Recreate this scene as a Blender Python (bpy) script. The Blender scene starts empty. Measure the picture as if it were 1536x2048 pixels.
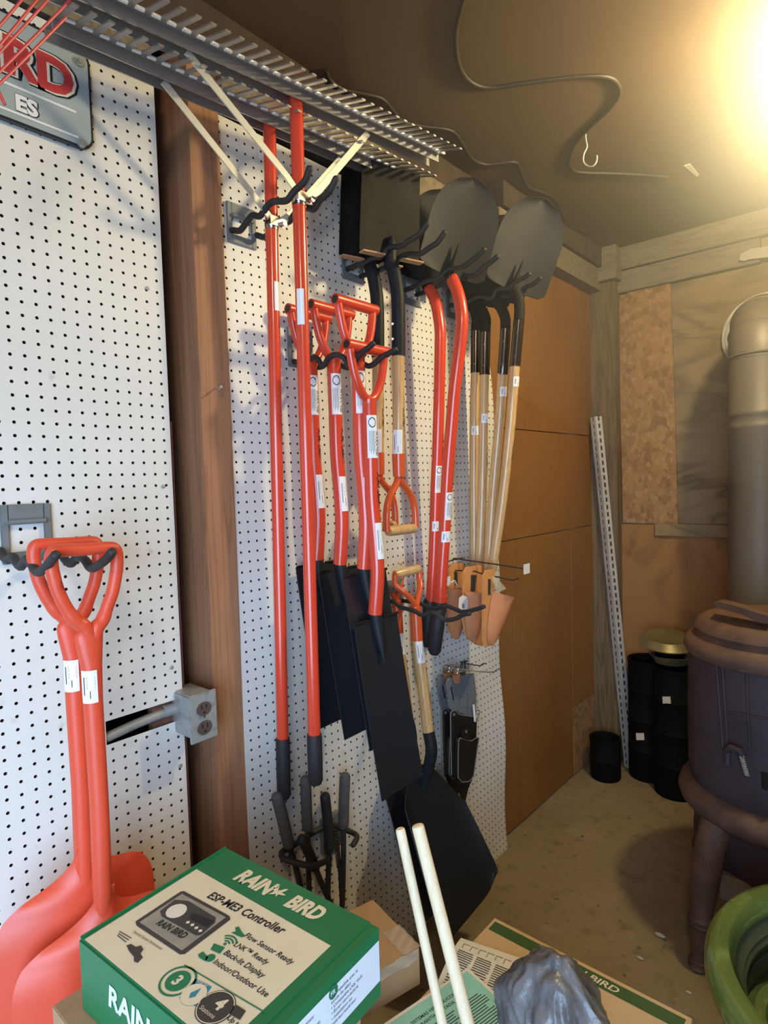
import bpy, math, random
from mathutils import Vector as V
random.seed(7)
IN = 0.0254
C = bpy.context.scene.collection
SC = bpy.context.scene
PI = math.pi

# ------------------------------------------------------------------ camera
# camera stands 50.5 in from the pegboard wall (x = 0), 60 in above the floor; y runs along the wall
F_PX, YAW, PITCH, ROLL = 1219.2, 0.71490, -0.05047, -0.03005
EYE = V((50.537, 0.0, 60.0))
def basis():
    f = V((-math.sin(YAW)*math.cos(PITCH), math.cos(YAW)*math.cos(PITCH), math.sin(PITCH)))
    r0 = f.cross(V((0, 0, 1))).normalized(); u0 = r0.cross(f)
    r = math.cos(ROLL)*r0 + math.sin(ROLL)*u0
    u = -math.sin(ROLL)*r0 + math.cos(ROLL)*u0
    return r, u, f
RR, UU, DD = basis()
cam_data = bpy.data.cameras.new('camera'); cam = bpy.data.objects.new('camera', cam_data); C.objects.link(cam)
cam_data.sensor_fit = 'HORIZONTAL'; cam_data.sensor_width = 36.0; cam_data.lens = F_PX/1536*36.0
cam_data.clip_start = 0.02; cam_data.clip_end = 60
from mathutils import Matrix
mw = Matrix.Identity(4)
for i in range(3):
    mw[i][0] = RR[i]; mw[i][1] = UU[i]; mw[i][2] = -DD[i]; mw[i][3] = EYE[i]*IN
cam.matrix_world = mw
SC.camera = cam

# ------------------------------------------------------------------ world, lights, exposure
SC.view_settings.view_transform = 'Standard'; SC.view_settings.look = 'None'
SC.view_settings.gamma = 1.0; SC.view_settings.exposure = 0.5
try: SC.view_settings.use_curve_mapping = False
except Exception: pass
w = bpy.data.worlds.new('daylight'); SC.world = w; w.use_nodes = True
w.node_tree.nodes['Background'].inputs[0].default_value = (0.62, 0.74, 1.0, 1)
w.node_tree.nodes['Background'].inputs[1].default_value = 0.10
def area(name, loc, target, sx, sy, power, col):
    l = bpy.data.lights.new(name, 'AREA'); l.shape = 'RECTANGLE'; l.size = sx*IN; l.size_y = sy*IN
    l.energy = power; l.color = col
    o = bpy.data.objects.new(name, l); C.objects.link(o); o.location = V(loc)*IN
    o.rotation_euler = (V(target)-V(loc)).to_track_quat('-Z', 'Y').to_euler(); return o
LAMP = V((46.0, 76.0, 99.5))
def lamp_light():
    l = bpy.data.lights.new('bulb_light', 'POINT'); l.energy = 60; l.color = (1.0, 0.82, 0.44); l.shadow_soft_size = 0.045
    o = bpy.data.objects.new('bulb_light', l); C.objects.link(o); o.location = LAMP*IN
lamp_light()
# daylight entering by the big doorway behind the camera
dl = area('doorway_daylight', (66, -40, 40), (0, 34, 22), 60, 70, 27, (0.50, 0.71, 1.0)); dl.data.spread = math.radians(105)
area('warm_fill', (60, -20, 100), (4, 40, 60), 10, 10, 7, (1.0, 0.86, 0.62))  # added warm fill from behind the camera, no bulb is built there

# ------------------------------------------------------------------ helpers
def PX(px, py, x=None, y=None, z=None):
    """a pixel of the 1536x2048 photograph turned into the point of a world plane (inches)"""
    d = DD + RR*((px-768)/F_PX) - UU*((py-1024)/F_PX)
    if x is not None: t = (x-EYE.x)/d.x
    elif y is not None: t = (y-EYE.y)/d.y
    else: t = (z-EYE.z)/d.z
    return EYE + d*t
def PXc(px, py, cx, cy, r):
    d = DD + RR*((px-768)/F_PX) - UU*((py-1024)/F_PX)
    ox, oy = EYE.x-cx, EYE.y-cy
    a = d.x**2+d.y**2; b = 2*(ox*d.x+oy*d.y); c = ox*ox+oy*oy-r*r
    dd = max(0, b*b-4*a*c); t = (-b-math.sqrt(dd))/(2*a)
    return EYE + d*t
LOC = {}
class MB:
    def __init__(s): s.v = []; s.f = []
    def add(s, vs, fs):
        n = len(s.v); s.v += [V(q) for q in vs]; s.f += [tuple(i+n for i in f) for f in fs]; return s
    def box(s, a, b):
        x0, y0, z0 = a; x1, y1, z1 = b
        return s.add([(x0,y0,z0),(x1,y0,z0),(x1,y1,z0),(x0,y1,z0),(x0,y0,z1),(x1,y0,z1),(x1,y1,z1),(x0,y1,z1)],
                     [(0,3,2,1),(4,5,6,7),(0,1,5,4),(1,2,6,5),(2,3,7,6),(3,0,4,7)])
    def obox(s, o, a, b, c):
        """box from corner o with edge vectors a, b, c"""
        o = V(o); a = V(a); b = V(b); c = V(c)
        fs = [(0,3,2,1),(4,5,6,7),(0,1,5,4),(1,2,6,5),(2,3,7,6),(3,0,4,7)]
        if a.cross(b).dot(c) < 0: fs = [tuple(reversed(f)) for f in fs]
        return s.add([o, o+a, o+a+b, o+b, o+c, o+a+c, o+a+b+c, o+b+c], fs)
    def bbox(s, a, b, r=0.1, n=2):
        """box with rounded vertical and horizontal edges"""
        bm = bmesh.new(); bmesh.ops.create_cube(bm, size=1)
        for q in bm.verts:
            q.co = V([(a[i]+b[i])/2 + q.co[i]*(b[i]-a[i]) for i in range(3)])
        bmesh.ops.bevel(bm, geom=bm.edges[:], offset=r, segments=n, affect='EDGES')
        bm.verts.ensure_lookup_table(); bm.verts.index_update()
        s.add([q.co.copy() for q in bm.verts], [tuple(q.index for q in f.verts) for f in bm.faces]); bm.free(); return s
    def prism(s, poly, ext):
        n = len(poly); ext = V(ext); p = [V(q) for q in poly]
        nrm = V((0,0,0))
        for i in range(n): nrm += (p[i]-p[0]).cross(p[(i+1) % n]-p[0])
        flip = nrm.dot(ext) > 0
        fs = [tuple(range(n)), tuple(range(2*n-1, n-1, -1))] + [(i, i+n, (i+1) % n+n, (i+1) % n) for i in range(n)]
        if flip: fs = [tuple(reversed(f)) for f in fs]
        return s.add(p+[q+ext for q in p], fs)
    def tube(s, pts, r, n=14, cap=True, flat=1.0, up=None, round_end=False):
        p = [V(q) for q in pts]; m = len(p)
        rs = list(r) if isinstance(r, (list, tuple)) else [r]*m
        if round_end:
            for e in (0, -1):
                q = p[e]; d = (q-p[1 if e == 0 else -2]).normalized(); rr = rs[e]
                add = [(q+d*rr*0.5, rr*0.8), (q+d*rr*0.72, rr*0.42)]
                for a, b in add:
                    if e == 0: p.insert(0, a); rs.insert(0, b)
                    else: p.append(a); rs.append(b)
            m = len(p)
        T = [(p[min(i+1, m-1)]-p[max(i-1, 0)]).normalized() for i in range(m)]
        a = V(up) if up else (V((0,0,1)) if abs(T[0].z) < .9 else V((1,0,0)))
        N = (a-T[0]*a.dot(T[0])).normalized(); vs = []; fs = []
        for i in range(m):
            if up: N = (V(up)-T[i]*V(up).dot(T[i])).normalized()
            else: N = (N-T[i]*N.dot(T[i])).normalized()
            B = T[i].cross(N)
            for k in range(n):
                t = 2*PI*k/n; vs.append(p[i]+(N*math.cos(t)*flat+B*math.sin(t))*rs[i])
        for i in range(m-1):
            for k in range(n):
                a0 = i*n+k; b0 = i*n+(k+1) % n; fs.append((a0, b0, b0+n, a0+n))
        if cap: fs.append(tuple(range(n-1, -1, -1))); fs.append(tuple(range((m-1)*n, m*n)))
        return s.add(vs, fs)
    def lathe(s, prof, c=(0,0), n=48, axis=None, o=None):
        """profile [(r, z)] turned about a vertical line through c"""
        vs = []; fs = []; m = len(prof)
        for r, z in prof:
            for k in range(n):
                t = 2*PI*k/n; vs.append(V((c[0]+r*math.cos(t), c[1]+r*math.sin(t), z)))
        for i in range(m-1):
            for k in range(n):
                a0 = i*n+k; b0 = i*n+(k+1) % n; fs.append((a0, b0, b0+n, a0+n))
        return s.add(vs, fs)
    def shell(s, fn, nu, nv, th):
        """thick sheet: fn(u, v) gives a point, th its thickness along the normal"""
        P = [[V(fn(i/nu, j/nv)) for j in range(nv+1)] for i in range(nu+1)]
        Nn = [[None]*(nv+1) for _ in range(nu+1)]
        for i in range(nu+1):
            for j in range(nv+1):
                a = P[min(i+1, nu)][j]-P[max(i-1, 0)][j]; b = P[i][min(j+1, nv)]-P[i][max(j-1, 0)]
                c = a.cross(b); Nn[i][j] = c.normalized() if c.length > 1e-9 else V((0,0,0))
        vs = [P[i][j] for i in range(nu+1) for j in range(nv+1)] + [P[i][j]-Nn[i][j]*th for i in range(nu+1) for j in range(nv+1)]
        K = (nu+1)*(nv+1); I = lambda i, j: i*(nv+1)+j; fs = []
        for i in range(nu):
            for j in range(nv):
                fs.append((I(i,j), I(i+1,j), I(i+1,j+1), I(i,j+1))); fs.append((K+I(i,j), K+I(i,j+1), K+I(i+1,j+1), K+I(i+1,j)))
        for i in range(nu):
            fs.append((I(i,0), K+I(i,0), K+I(i+1,0), I(i+1,0))); fs.append((I(i,nv), I(i+1,nv), K+I(i+1,nv), K+I(i,nv)))
        for j in range(nv):
            fs.append((I(0,j), I(0,j+1), K+I(0,j+1), K+I(0,j))); fs.append((I(nu,j), K+I(nu,j), K+I(nu,j+1), I(nu,j+1)))
        return s.add(vs, fs)
import bmesh
def cr(pts, k=6):
    """smooth curve through points"""
    p = [V(q) for q in pts]; out = []
    for i in range(len(p)-1):
        p0 = p[max(i-1, 0)]; p1 = p[i]; p2 = p[i+1]; p3 = p[min(i+2, len(p)-1)]
        for j in range(k):
            t = j/k; out.append(0.5*((2*p1)+(p2-p0)*t+(2*p0-5*p1+4*p2-p3)*t*t+(3*p1-p0-3*p2+p3)*t**3))
    out.append(p[-1]); return out
def trace(pp, k=5, **kw): return cr([PX(a, b, **kw) for a, b in pp], k)
def link(name, mb, m, base, parent, smooth=40):
    me = bpy.data.meshes.new(name); me.from_pydata([(q-base)*IN for q in mb.v], [], mb.f); me.update()
    if smooth:
        me.polygons.foreach_set('use_smooth', [True]*len(me.polygons)); me.set_sharp_from_angle(angle=math.radians(smooth))
    me.materials.append(m)
    o = bpy.data.objects.new(name, me); C.objects.link(o); LOC[o.name] = base
    if parent: o.parent = parent
    else: o.location = base*IN
    return o
def thing(name, label, cat, loc, group=None):
    o = bpy.data.objects.new(name, None); C.objects.link(o); o.empty_display_size = .05; loc = V(loc)
    o.location = loc*IN; LOC[o.name] = loc; o['label'] = label; o['category'] = cat
    if group: o['group'] = group
    return o
def part(name, mb, m, parent, label=None, smooth=40):
    o = link(name, mb, m, LOC[parent.name], parent, smooth)
    if label: o['label'] = label
    return o
def solo(name, mb, m, label, cat, group=None, smooth=40):
    lo = V([min(q[i] for q in mb.v) for i in range(3)]); hi = V([max(q[i] for q in mb.v) for i in range(3)])
    o = link(name, mb, m, V(((lo.x+hi.x)/2, (lo.y+hi.y)/2, lo.z)), None, smooth)
    o['label'] = label; o['category'] = cat
    if group: o['group'] = group
    return o
def struct(name, mb, m, parent=None, smooth=40):
    if parent: return part(name, mb, m, parent, smooth=smooth)
    o = link(name, mb, m, V((0,0,0)), None, smooth); o['kind'] = 'structure'; return o
def copy_tree(o, parent=None):
    c = o.copy(); C.objects.link(c); c.parent = parent; LOC[c.name] = LOC.get(o.name, V((0,0,0)))
    for ch in [q for q in bpy.data.objects if q.parent == o]: copy_tree(ch, c)
    return c
# text as flat outlines
def text_shape(s, bold=0.0, shear=0.0):
    cu = bpy.data.curves.new('lettering', 'FONT'); cu.body = s; cu.size = 1; cu.offset = bold; cu.shear = shear; cu.resolution_u = 3
    o = bpy.data.objects.new('lettering', cu); C.objects.link(o)
    bpy.context.view_layer.update(); dg = bpy.context.evaluated_depsgraph_get()
    me = bpy.data.meshes.new_from_object(o.evaluated_get(dg))
    vs = [(q.co.x, q.co.y) for q in me.vertices]; fs = [tuple(p.vertices) for p in me.polygons]
    bpy.data.objects.remove(o); bpy.data.curves.remove(cu); bpy.data.meshes.remove(me)
    if not vs: return [], [], 1
    x0 = min(q[0] for q in vs); x1 = max(q[0] for q in vs)
    return [(a-x0, b) for a, b in vs], fs, x1-x0
def put_text(mb, s, fmap, u0, v0, width=None, size=None, hscale=1.0, bold=0.0, shear=0.0):
    """lettering laid on a surface: fmap(u, v) -> point; starts at (u0, v0)"""
    vs, fs, wd = text_shape(s, bold, shear)
    k = (width/wd) if width else size
    h = k*hscale if width else size*hscale
    mb.add([fmap(u0+a*k, v0+b*h) for a, b in vs], fs)
    return wd*k
def rect(mb, fmap, u0, v0, u1, v1, n=1):
    for i in range(n):
        a = u0+(u1-u0)*i/n; b = u0+(u1-u0)*(i+1)/n
        mb.add([fmap(a, v0), fmap(b, v0), fmap(b, v1), fmap(a, v1)], [(0,1,2,3)])
def disc(mb, fmap, u, v, r, rv=None, n=28, r0=0):
    rv = rv or r
    if r0 == 0: mb.add([fmap(u+r*math.cos(2*PI*k/n), v+rv*math.sin(2*PI*k/n)) for k in range(n)], [tuple(range(n))])
    else:
        q = r0/r
        mb.add([fmap(u+r*c*math.cos(2*PI*k/n), v+rv*c*math.sin(2*PI*k/n)) for c in (1, q) for k in range(n)],
               [(k, (k+1) % n, n+(k+1) % n, n+k) for k in range(n)])

# ------------------------------------------------------------------ materials
def M(name, col, rough=.5, metal=0, coat=0, layers=(), bump=None, spec=None, alpha=None, trans=0, sub=0, emit=None):
    """layers: (kind, (sx,sy,sz) features per inch, colour, lo, hi, amount)"""
    m = bpy.data.materials.new(name); m.use_nodes = True; nt = m.node_tree; N = nt.nodes; L = nt.links
    b = N['Principled BSDF']; b.inputs['Roughness'].default_value = rough; b.inputs['Metallic'].default_value = metal
    b.inputs['Coat Weight'].default_value = coat; b.inputs['Coat Roughness'].default_value = .12
    if spec is not None: b.inputs['Specular IOR Level'].default_value = spec
    if sub: b.inputs['Subsurface Weight'].default_value = sub; b.inputs['Subsurface Scale'].default_value = .01; b.inputs['Subsurface Radius'].default_value = (1,.3,.2)
    if trans: b.inputs['Transmission Weight'].default_value = trans
    if alpha is not None: b.inputs['Alpha'].default_value = alpha
    if emit: b.inputs['Emission Color'].default_value = (*emit[0], 1); b.inputs['Emission Strength'].default_value = emit[1]
    b.inputs['Base Color'].default_value = (*col, 1)
    tc = N.new('ShaderNodeTexCoord')
    def tex(kind, sc):
        mp = N.new('ShaderNodeMapping'); L.new(tc.outputs['Object'], mp.inputs['Vector'])
        mp.inputs['Scale'].default_value = [q/IN for q in sc]
        if kind == 'noise':
            t = N.new('ShaderNodeTexNoise'); t.inputs['Scale'].default_value = 1; t.inputs['Detail'].default_value = 4
            L.new(mp.outputs[0], t.inputs['Vector']); return t.outputs['Fac']
        if kind == 'grain':
            t = N.new('ShaderNodeTexNoise'); t.inputs['Scale'].default_value = 1; t.inputs['Detail'].default_value = 2; t.inputs['Distortion'].default_value = 1.6
            L.new(mp.outputs[0], t.inputs['Vector'])
            mt = N.new('ShaderNodeMath'); mt.operation = 'MULTIPLY'; mt.inputs[1].default_value = 9; L.new(t.outputs['Fac'], mt.inputs[0])
            fr = N.new('ShaderNodeMath'); fr.operation = 'PINGPONG'; fr.inputs[1].default_value = 1; L.new(mt.outputs[0], fr.inputs[0]); return fr.outputs[0]
        if kind == 'flake':
            n2 = N.new('ShaderNodeTexNoise'); n2.inputs['Scale'].default_value = 90; L.new(tc.outputs['Object'], n2.inputs['Vector'])
            ad = N.new('ShaderNodeVectorMath'); ad.operation = 'ADD'; L.new(mp.outputs[0], ad.inputs[0]); L.new(n2.outputs['Color'], ad.inputs[1])
            t = N.new('ShaderNodeTexVoronoi'); t.inputs['Scale'].default_value = 1; L.new(ad.outputs[0], t.inputs['Vector'])
            sp = N.new('ShaderNodeSeparateColor'); L.new(t.outputs['Color'], sp.inputs[0]); return sp.outputs[0]
        if kind == 'knot':
            t = N.new('ShaderNodeTexVoronoi'); t.inputs['Scale'].default_value = 1; L.new(mp.outputs[0], t.inputs['Vector']); return t.outputs['Distance']
    prev = None
    for kind, sc, c2, lo, hi, am in layers:
        f = tex(kind, sc); mr = N.new('ShaderNodeMapRange'); mr.inputs['From Min'].default_value = lo; mr.inputs['From Max'].default_value = hi
        mr.inputs['To Max'].default_value = am; L.new(f, mr.inputs['Value'])
        mx = N.new('ShaderNodeMix'); mx.data_type = 'RGBA'; L.new(mr.outputs[0], mx.inputs['Factor'])
        if prev: L.new(prev, mx.inputs['A'])
        else: mx.inputs['A'].default_value = (*col, 1)
        mx.inputs['B'].default_value = (*c2, 1); prev = mx.outputs['Result']
    if prev: L.new(prev, b.inputs['Base Color'])
    if bump:
        f = tex(bump[0], bump[1]); bp = N.new('ShaderNodeBump'); bp.inputs['Strength'].default_value = bump[2]; bp.inputs['Distance'].default_value = bump[3]*IN
        L.new(f, bp.inputs['Height']); L.new(bp.outputs[0], b.inputs['Normal'])
    return m
m_peg = M('white_pegboard', (.70,.68,.64), .5, layers=[('noise',(.05,.05,.05),(.58,.56,.52),.45,.75,.6),('noise',(.5,.5,.5),(.36,.33,.29),.68,.8,.5)], bump=('noise',(3,3,3),.08,.02))
m_bore = M('brown_board_core', (.05,.03,.018), .9)
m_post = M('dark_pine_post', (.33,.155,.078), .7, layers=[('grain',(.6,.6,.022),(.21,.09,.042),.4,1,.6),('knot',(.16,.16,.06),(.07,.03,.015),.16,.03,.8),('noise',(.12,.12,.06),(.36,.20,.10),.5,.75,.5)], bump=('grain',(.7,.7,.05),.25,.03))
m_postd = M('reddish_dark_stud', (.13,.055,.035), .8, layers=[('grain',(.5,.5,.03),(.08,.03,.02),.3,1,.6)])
m_void = M('dark_sheathing_and_shade', (.06,.035,.022), .9, layers=[('noise',(.3,.3,.05),(.03,.018,.012),.4,.7,.7)])
m_ceil = M('brown_ceiling_board', (.125,.072,.034), .8, layers=[('noise',(.02,.02,.02),(.065,.038,.018),.4,.65,.7),('noise',(.3,.06,.3),(.17,.11,.06),.55,.8,.3)], bump=('noise',(1.2,1.2,1.2),.1,.05))
m_beam = M('smoky_timber', (.20,.155,.10), .8, layers=[('grain',(.05,.3,.4),(.10,.075,.045),.3,1,.6)])
m_beamx = M('smoky_timber_along', (.22,.17,.11), .8, layers=[('grain',(.05,.35,.5),(.11,.085,.05),.3,1,.6)])
m_cpost = M('grey_brown_post', (.17,.115,.06), .8, layers=[('grain',(.5,.5,.03),(.08,.05,.027),.3,1,.7)], bump=('grain',(.5,.5,.03),.25,.04))
m_hard = M('brown_hardboard', (.25,.112,.032), .55, layers=[('noise',(.06,.06,.03),(.175,.075,.021),.45,.7,.6),('noise',(1.2,1.2,.25),(.13,.055,.018),.6,.75,.4)], bump=('noise',(2,2,2),.06,.02))
m_ply = M('weathered_plywood', (.27,.19,.095), .7, layers=[('grain',(.035,.3,.10),(.13,.09,.045),.35,1,.75),('noise',(.1,.1,.1),(.19,.14,.07),.45,.7,.5)])
m_ply2 = M('orange_plywood', (.30,.145,.045), .7, layers=[('grain',(.06,.3,.025),(.19,.085,.028),.4,1,.55),('noise',(.25,.25,.12),(.10,.045,.02),.6,.75,.6)])
m_osb = M('strand_board', (.33,.18,.072), .7, layers=[('flake',(.9,1,.7),(.19,.09,.034),.25,1,.85),('flake',(1.7,1,1.1),(.44,.27,.13),.6,1,.6),('noise',(1.4,1,1.0),(.12,.055,.02),.68,.76,.8)], bump=('flake',(1.6,1,1.2),.2,.03))
m_floor = M('dusty_concrete', (.27,.20,.115), .9, layers=[('noise',(.04,.04,.04),(.19,.14,.075),.4,.65,.7),('noise',(.35,.35,.35),(.13,.095,.05),.56,.70,.6),('noise',(.12,.12,.12),(.40,.33,.23),.58,.75,.6),('noise',(.9,.9,.9),(.06,.045,.028),.64,.72,.7)], bump=('noise',(1.5,1.5,1.5),.4,.08))
m_red = M('glossy_red_enamel', (.64,.058,.026), .25, coat=.5, bump=('noise',(2,2,2),.03,.02))
m_redo = M('orange_red_paint', (.62,.095,.025), .3, coat=.5)
m_scoop = M('red_orange_plastic', (.66,.075,.032), .42, sub=.1, layers=[('noise',(.3,.3,.3),(.57,.055,.028),.5,.8,.4)], bump=('noise',(8,8,8),.06,.01))
m_blk = M('black_rubber', (.017,.017,.02), .6, bump=('noise',(6,6,6),.1,.01))
m_hook = M('black_dipped_hook', (.022,.020,.019), .62, layers=[('noise',(1,1,1),(.06,.05,.045),.55,.8,.7)], bump=('noise',(3,3,3),.2,.02))
m_steel = M('black_steel', (.012,.013,.016), .55, spec=.22, layers=[('noise',(.3,.3,.3),(.02,.021,.025),.5,.8,.6)])
m_sted = M('dusty_black_steel', (.010,.009,.008), .65, spec=.15, layers=[('noise',(.25,.25,.15),(.035,.03,.024),.5,.8,.5)])
m_ferr = M('polished_ferrule', (.10,.085,.075), .18, metal=.9)
m_ash = M('varnished_ash', (.60,.385,.175), .3, coat=.5, layers=[('grain',(1.2,1.2,.05),(.40,.22,.085),.4,1,.6)])
m_dowel = M('raw_birch_dowel', (.80,.66,.44), .6, layers=[('grain',(1.5,1.5,.05),(.68,.52,.31),.4,1,.45)])
m_alu = M('mill_aluminium', (.56,.55,.54), .36, metal=.85, layers=[('noise',(.3,.05,.5),(.42,.41,.40),.45,.7,.6)])
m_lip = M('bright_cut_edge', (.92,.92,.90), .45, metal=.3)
m_alu2 = M('bare_brace_strip', (.60,.58,.50), .5, metal=.4)
m_zinc = M('bright_zinc', (.75,.75,.75), .2, metal=1)
m_plate = M('grey_hook_plate', (.16,.175,.18), .55, layers=[('noise',(.8,.8,.8),(.10,.11,.115),.5,.75,.6)])
m_gbox = M('galvanised_box', (.36,.37,.36), .5, metal=.4, layers=[('noise',(1.2,1.2,1.2),(.23,.20,.17),.5,.7,.7)], bump=('noise',(3,3,3),.2,.03))
m_rec = M('brown_receptacle', (.09,.06,.05), .4)
m_wht = M('white_sticker', (.80,.80,.82), .35)
m_ink = M('black_ink', (.012,.012,.012), .5)
m_green = M('green_print', (.010,.155,.052), .38, bump=('noise',(2,2,2),.05,.02))
m_greend = M('green_ink', (.012,.17,.07), .45)
m_cream = M('cream_print', (.72,.63,.46), .5, layers=[('noise',(.5,.5,.5),(.66,.57,.40),.4,.7,.5)])
m_side = M('pale_blue_white_print', (.72,.78,.86), .45)
m_gry = M('grey_print', (.27,.25,.205), .5, layers=[('noise',(1,1,1),(.36,.33,.27),.4,.7,.6)])
m_drk = M('charcoal_print', (.045,.04,.035), .45)
m_blue = M('blue_print', (.03,.22,.33), .45)
m_card = M('corrugated_cardboard', (.42,.25,.125), .75, layers=[('noise',(.4,.4,.4),(.35,.20,.095),.4,.7,.5)])
m_card2 = M('pale_cardboard', (.56,.38,.20), .75, layers=[('noise',(.3,.3,.3),(.48,.31,.15),.4,.7,.5)])
m_tape = M('clear_parcel_tape', (.75,.62,.45), .12, alpha=.3, spec=.8)
m_teal = M('teal_paper', (.27,.56,.44), .6)
m_pap = M('off_white_paper', (.72,.66,.55), .6)
m_bag = M('grey_plastic_film', (.16,.155,.16), .33, layers=[('noise',(.5,.5,.5),(.06,.06,.065),.45,.65,.7),('noise',(.8,.8,.8),(.26,.26,.28),.62,.72,.5)], bump=('noise',(1.3,1.3,1.3),.6,.2), spec=.5)
m_olive = M('dark_olive_print', (.035,.085,.022), .55)
m_steel2 = M('smooth_black_steel', (.012,.014,.018), .40, spec=.5)
m_glaze = M('green_ceramic_glaze', (.115,.165,.04), .16, coat=.6, layers=[('noise',(.12,.12,.9),(.065,.105,.024),.45,.65,.8),('noise',(.3,.3,2),(.28,.40,.12),.58,.72,.5)])
m_glin = M('dark_grey_green_glaze', (.07,.085,.05), .3, layers=[('noise',(.1,.1,1.5),(.035,.045,.03),.4,.6,.8)])
m_iron = M('rusty_cast_iron', (.055,.036,.040), .6, spec=.25, layers=[('noise',(.2,.2,.2),(.033,.022,.026),.4,.7,.8),('noise',(.5,.5,.5),(.15,.075,.045),.62,.8,.4)], bump=('noise',(6,6,6),.25,.03))
m_rust = M('rusty_iron_trim', (.11,.055,.034), .7, layers=[('noise',(.3,.3,.3),(.055,.03,.02),.4,.65,.8),('noise',(.8,.8,.8),(.19,.10,.05),.6,.8,.5)], bump=('noise',(5,5,5),.3,.04))
m_pipe = M('bronze_painted_pipe', (.13,.105,.08), .5, metal=.1, layers=[('noise',(.08,.08,.03),(.12,.095,.07),.4,.7,.6)])
m_pan = M('tarnished_pan', (.27,.235,.13), .4, metal=.55, layers=[('noise',(.2,.2,.2),(.16,.13,.07),.4,.7,.7)])
m_angle = M('galvanised_angle', (.62,.60,.56), .5, metal=.25, layers=[('noise',(.3,.3,.1),(.33,.31,.28),.45,.7,.7)])
m_lea = M('tan_leather', (.50,.20,.085), .6, layers=[('noise',(.5,.5,.5),(.38,.135,.05),.4,.7,.7)], bump=('noise',(5,5,5),.15,.02))
m_leab = M('pale_orange_leather', (.62,.28,.10), .55, layers=[('noise',(.5,.5,.5),(.50,.20,.07),.4,.7,.6)])
m_bl = M('black_leather', (.012,.011,.011), .38, layers=[('noise',(2,2,2),(.03,.028,.028),.5,.8,.5)], bump=('noise',(4,4,4),.15,.02))
m_stit = M('grey_piping', (.16,.155,.15), .5)
m_denim = M('grey_heather_cloth', (.10,.11,.125), .9, layers=[('noise',(1.5,6,10),(.20,.22,.25),.45,.65,.8)])
m_film = M('clear_yellowed_film', (.72,.68,.52), .15, alpha=.42, spec=.8)
m_signm = M('brushed_grey_sign', (.30,.36,.37), .42, layers=[('noise',(.15,.15,.15),(.42,.47,.48),.4,.7,.6)])
m_signred = M('sign_red', (.55,.055,.055), .4)
m_navy = M('sign_navy', (.012,.018,.03), .4)
m_cable = M('dark_cable', (.030,.020,.012), .6)
m_grip = M('grey_foam_grip', (.085,.075,.075), .8, layers=[('noise',(1.5,1.5,5),(.045,.04,.04),.4,.7,.6)])
m_trak = M('red_rake_wire', (.55,.05,.06), .4)
m_dpot = M('black_nursery_plastic', (.006,.0055,.005), .7, spec=.1)
m_glow = M('lit_bulb', (1,.9,.7), .4, emit=((1,.83,.5), 14))
m_stone = M('pale_pebble', (.42,.38,.30), .8)
m_conc = M('hearth_block', (.20,.135,.085), .9, layers=[('noise',(.4,.4,.4),(.11,.07,.045),.5,.75,.6)])

# ------------------------------------------------------------------ the setting
def wall_warp(y, z):
    x = .10 + .0125*(y-50) - .0179*(z-60)
    d = max(0, (y-76)/8.5)
    return x + d*d*.30*math.sin((z-38)/8.0*PI*.62)
wl = struct('wall_left', MB().box((-7.4,-60,0), (-6.4,125,105)), m_void)
def pegboard(y0, y1, z0, z1, fy, fz, warp, name):
    """board drilled with real holes on a one inch grid; hole centres at integer + (fy, fz)"""
    mb = MB(); bores = MB(); th = .22; r = .132; n = 8
    ys = [y0]+[k+fy+.5 for k in range(int(y0)-2, int(y1)+2) if y0+.3 < k+fy+.5 < y1-.3]+[y1]
    zs = [z0]+[k+fz+.5 for k in range(int(z0)-2, int(z1)+2) if z0+.3 < k+fz+.5 < z1-.3]+[z1]
    P = lambda y, z, b=0: V(((warp(y, z) if warp else 0)-b, y, z))
    for a, b in zip(ys, ys[1:]):
        for c, d in zip(zs, zs[1:]):
            hy = round((a+b)/2-fy)+fy; hz = round((c+d)/2-fz)+fz
            if a+.2 < hy < b-.2 and c+.2 < hz < d-.2:
                out = [(b,hz),(b,d),(hy,d),(a,d),(a,hz),(a,c),(hy,c),(b,c)]
                inn = [(hy+r*math.cos(2*PI*k/n), hz+r*math.sin(2*PI*k/n)) for k in range(n)]
                vs = [P(*q) for q in out]+[P(*q) for q in inn]+[P(*q, th) for q in inn]
                mb.add(vs[:2*n], [(k, (k+1) % n, n+(k+1) % n, n+k) for k in range(n)])
                bores.add(vs[n:], [(k, (k+1) % n, n+(k+1) % n, n+k) for k in range(n)])
            else: mb.add([P(a,c), P(b,c), P(b,d), P(a,d)], [(0,1,2,3)])
    for yy, s in ((y0, 1), (y1, -1)):
        for c, d in zip(zs, zs[1:]): mb.add([P(yy,c), P(yy,d), P(yy,d,th), P(yy,c,th)], [(0,1,2,3)])
    return mb, bores
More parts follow.
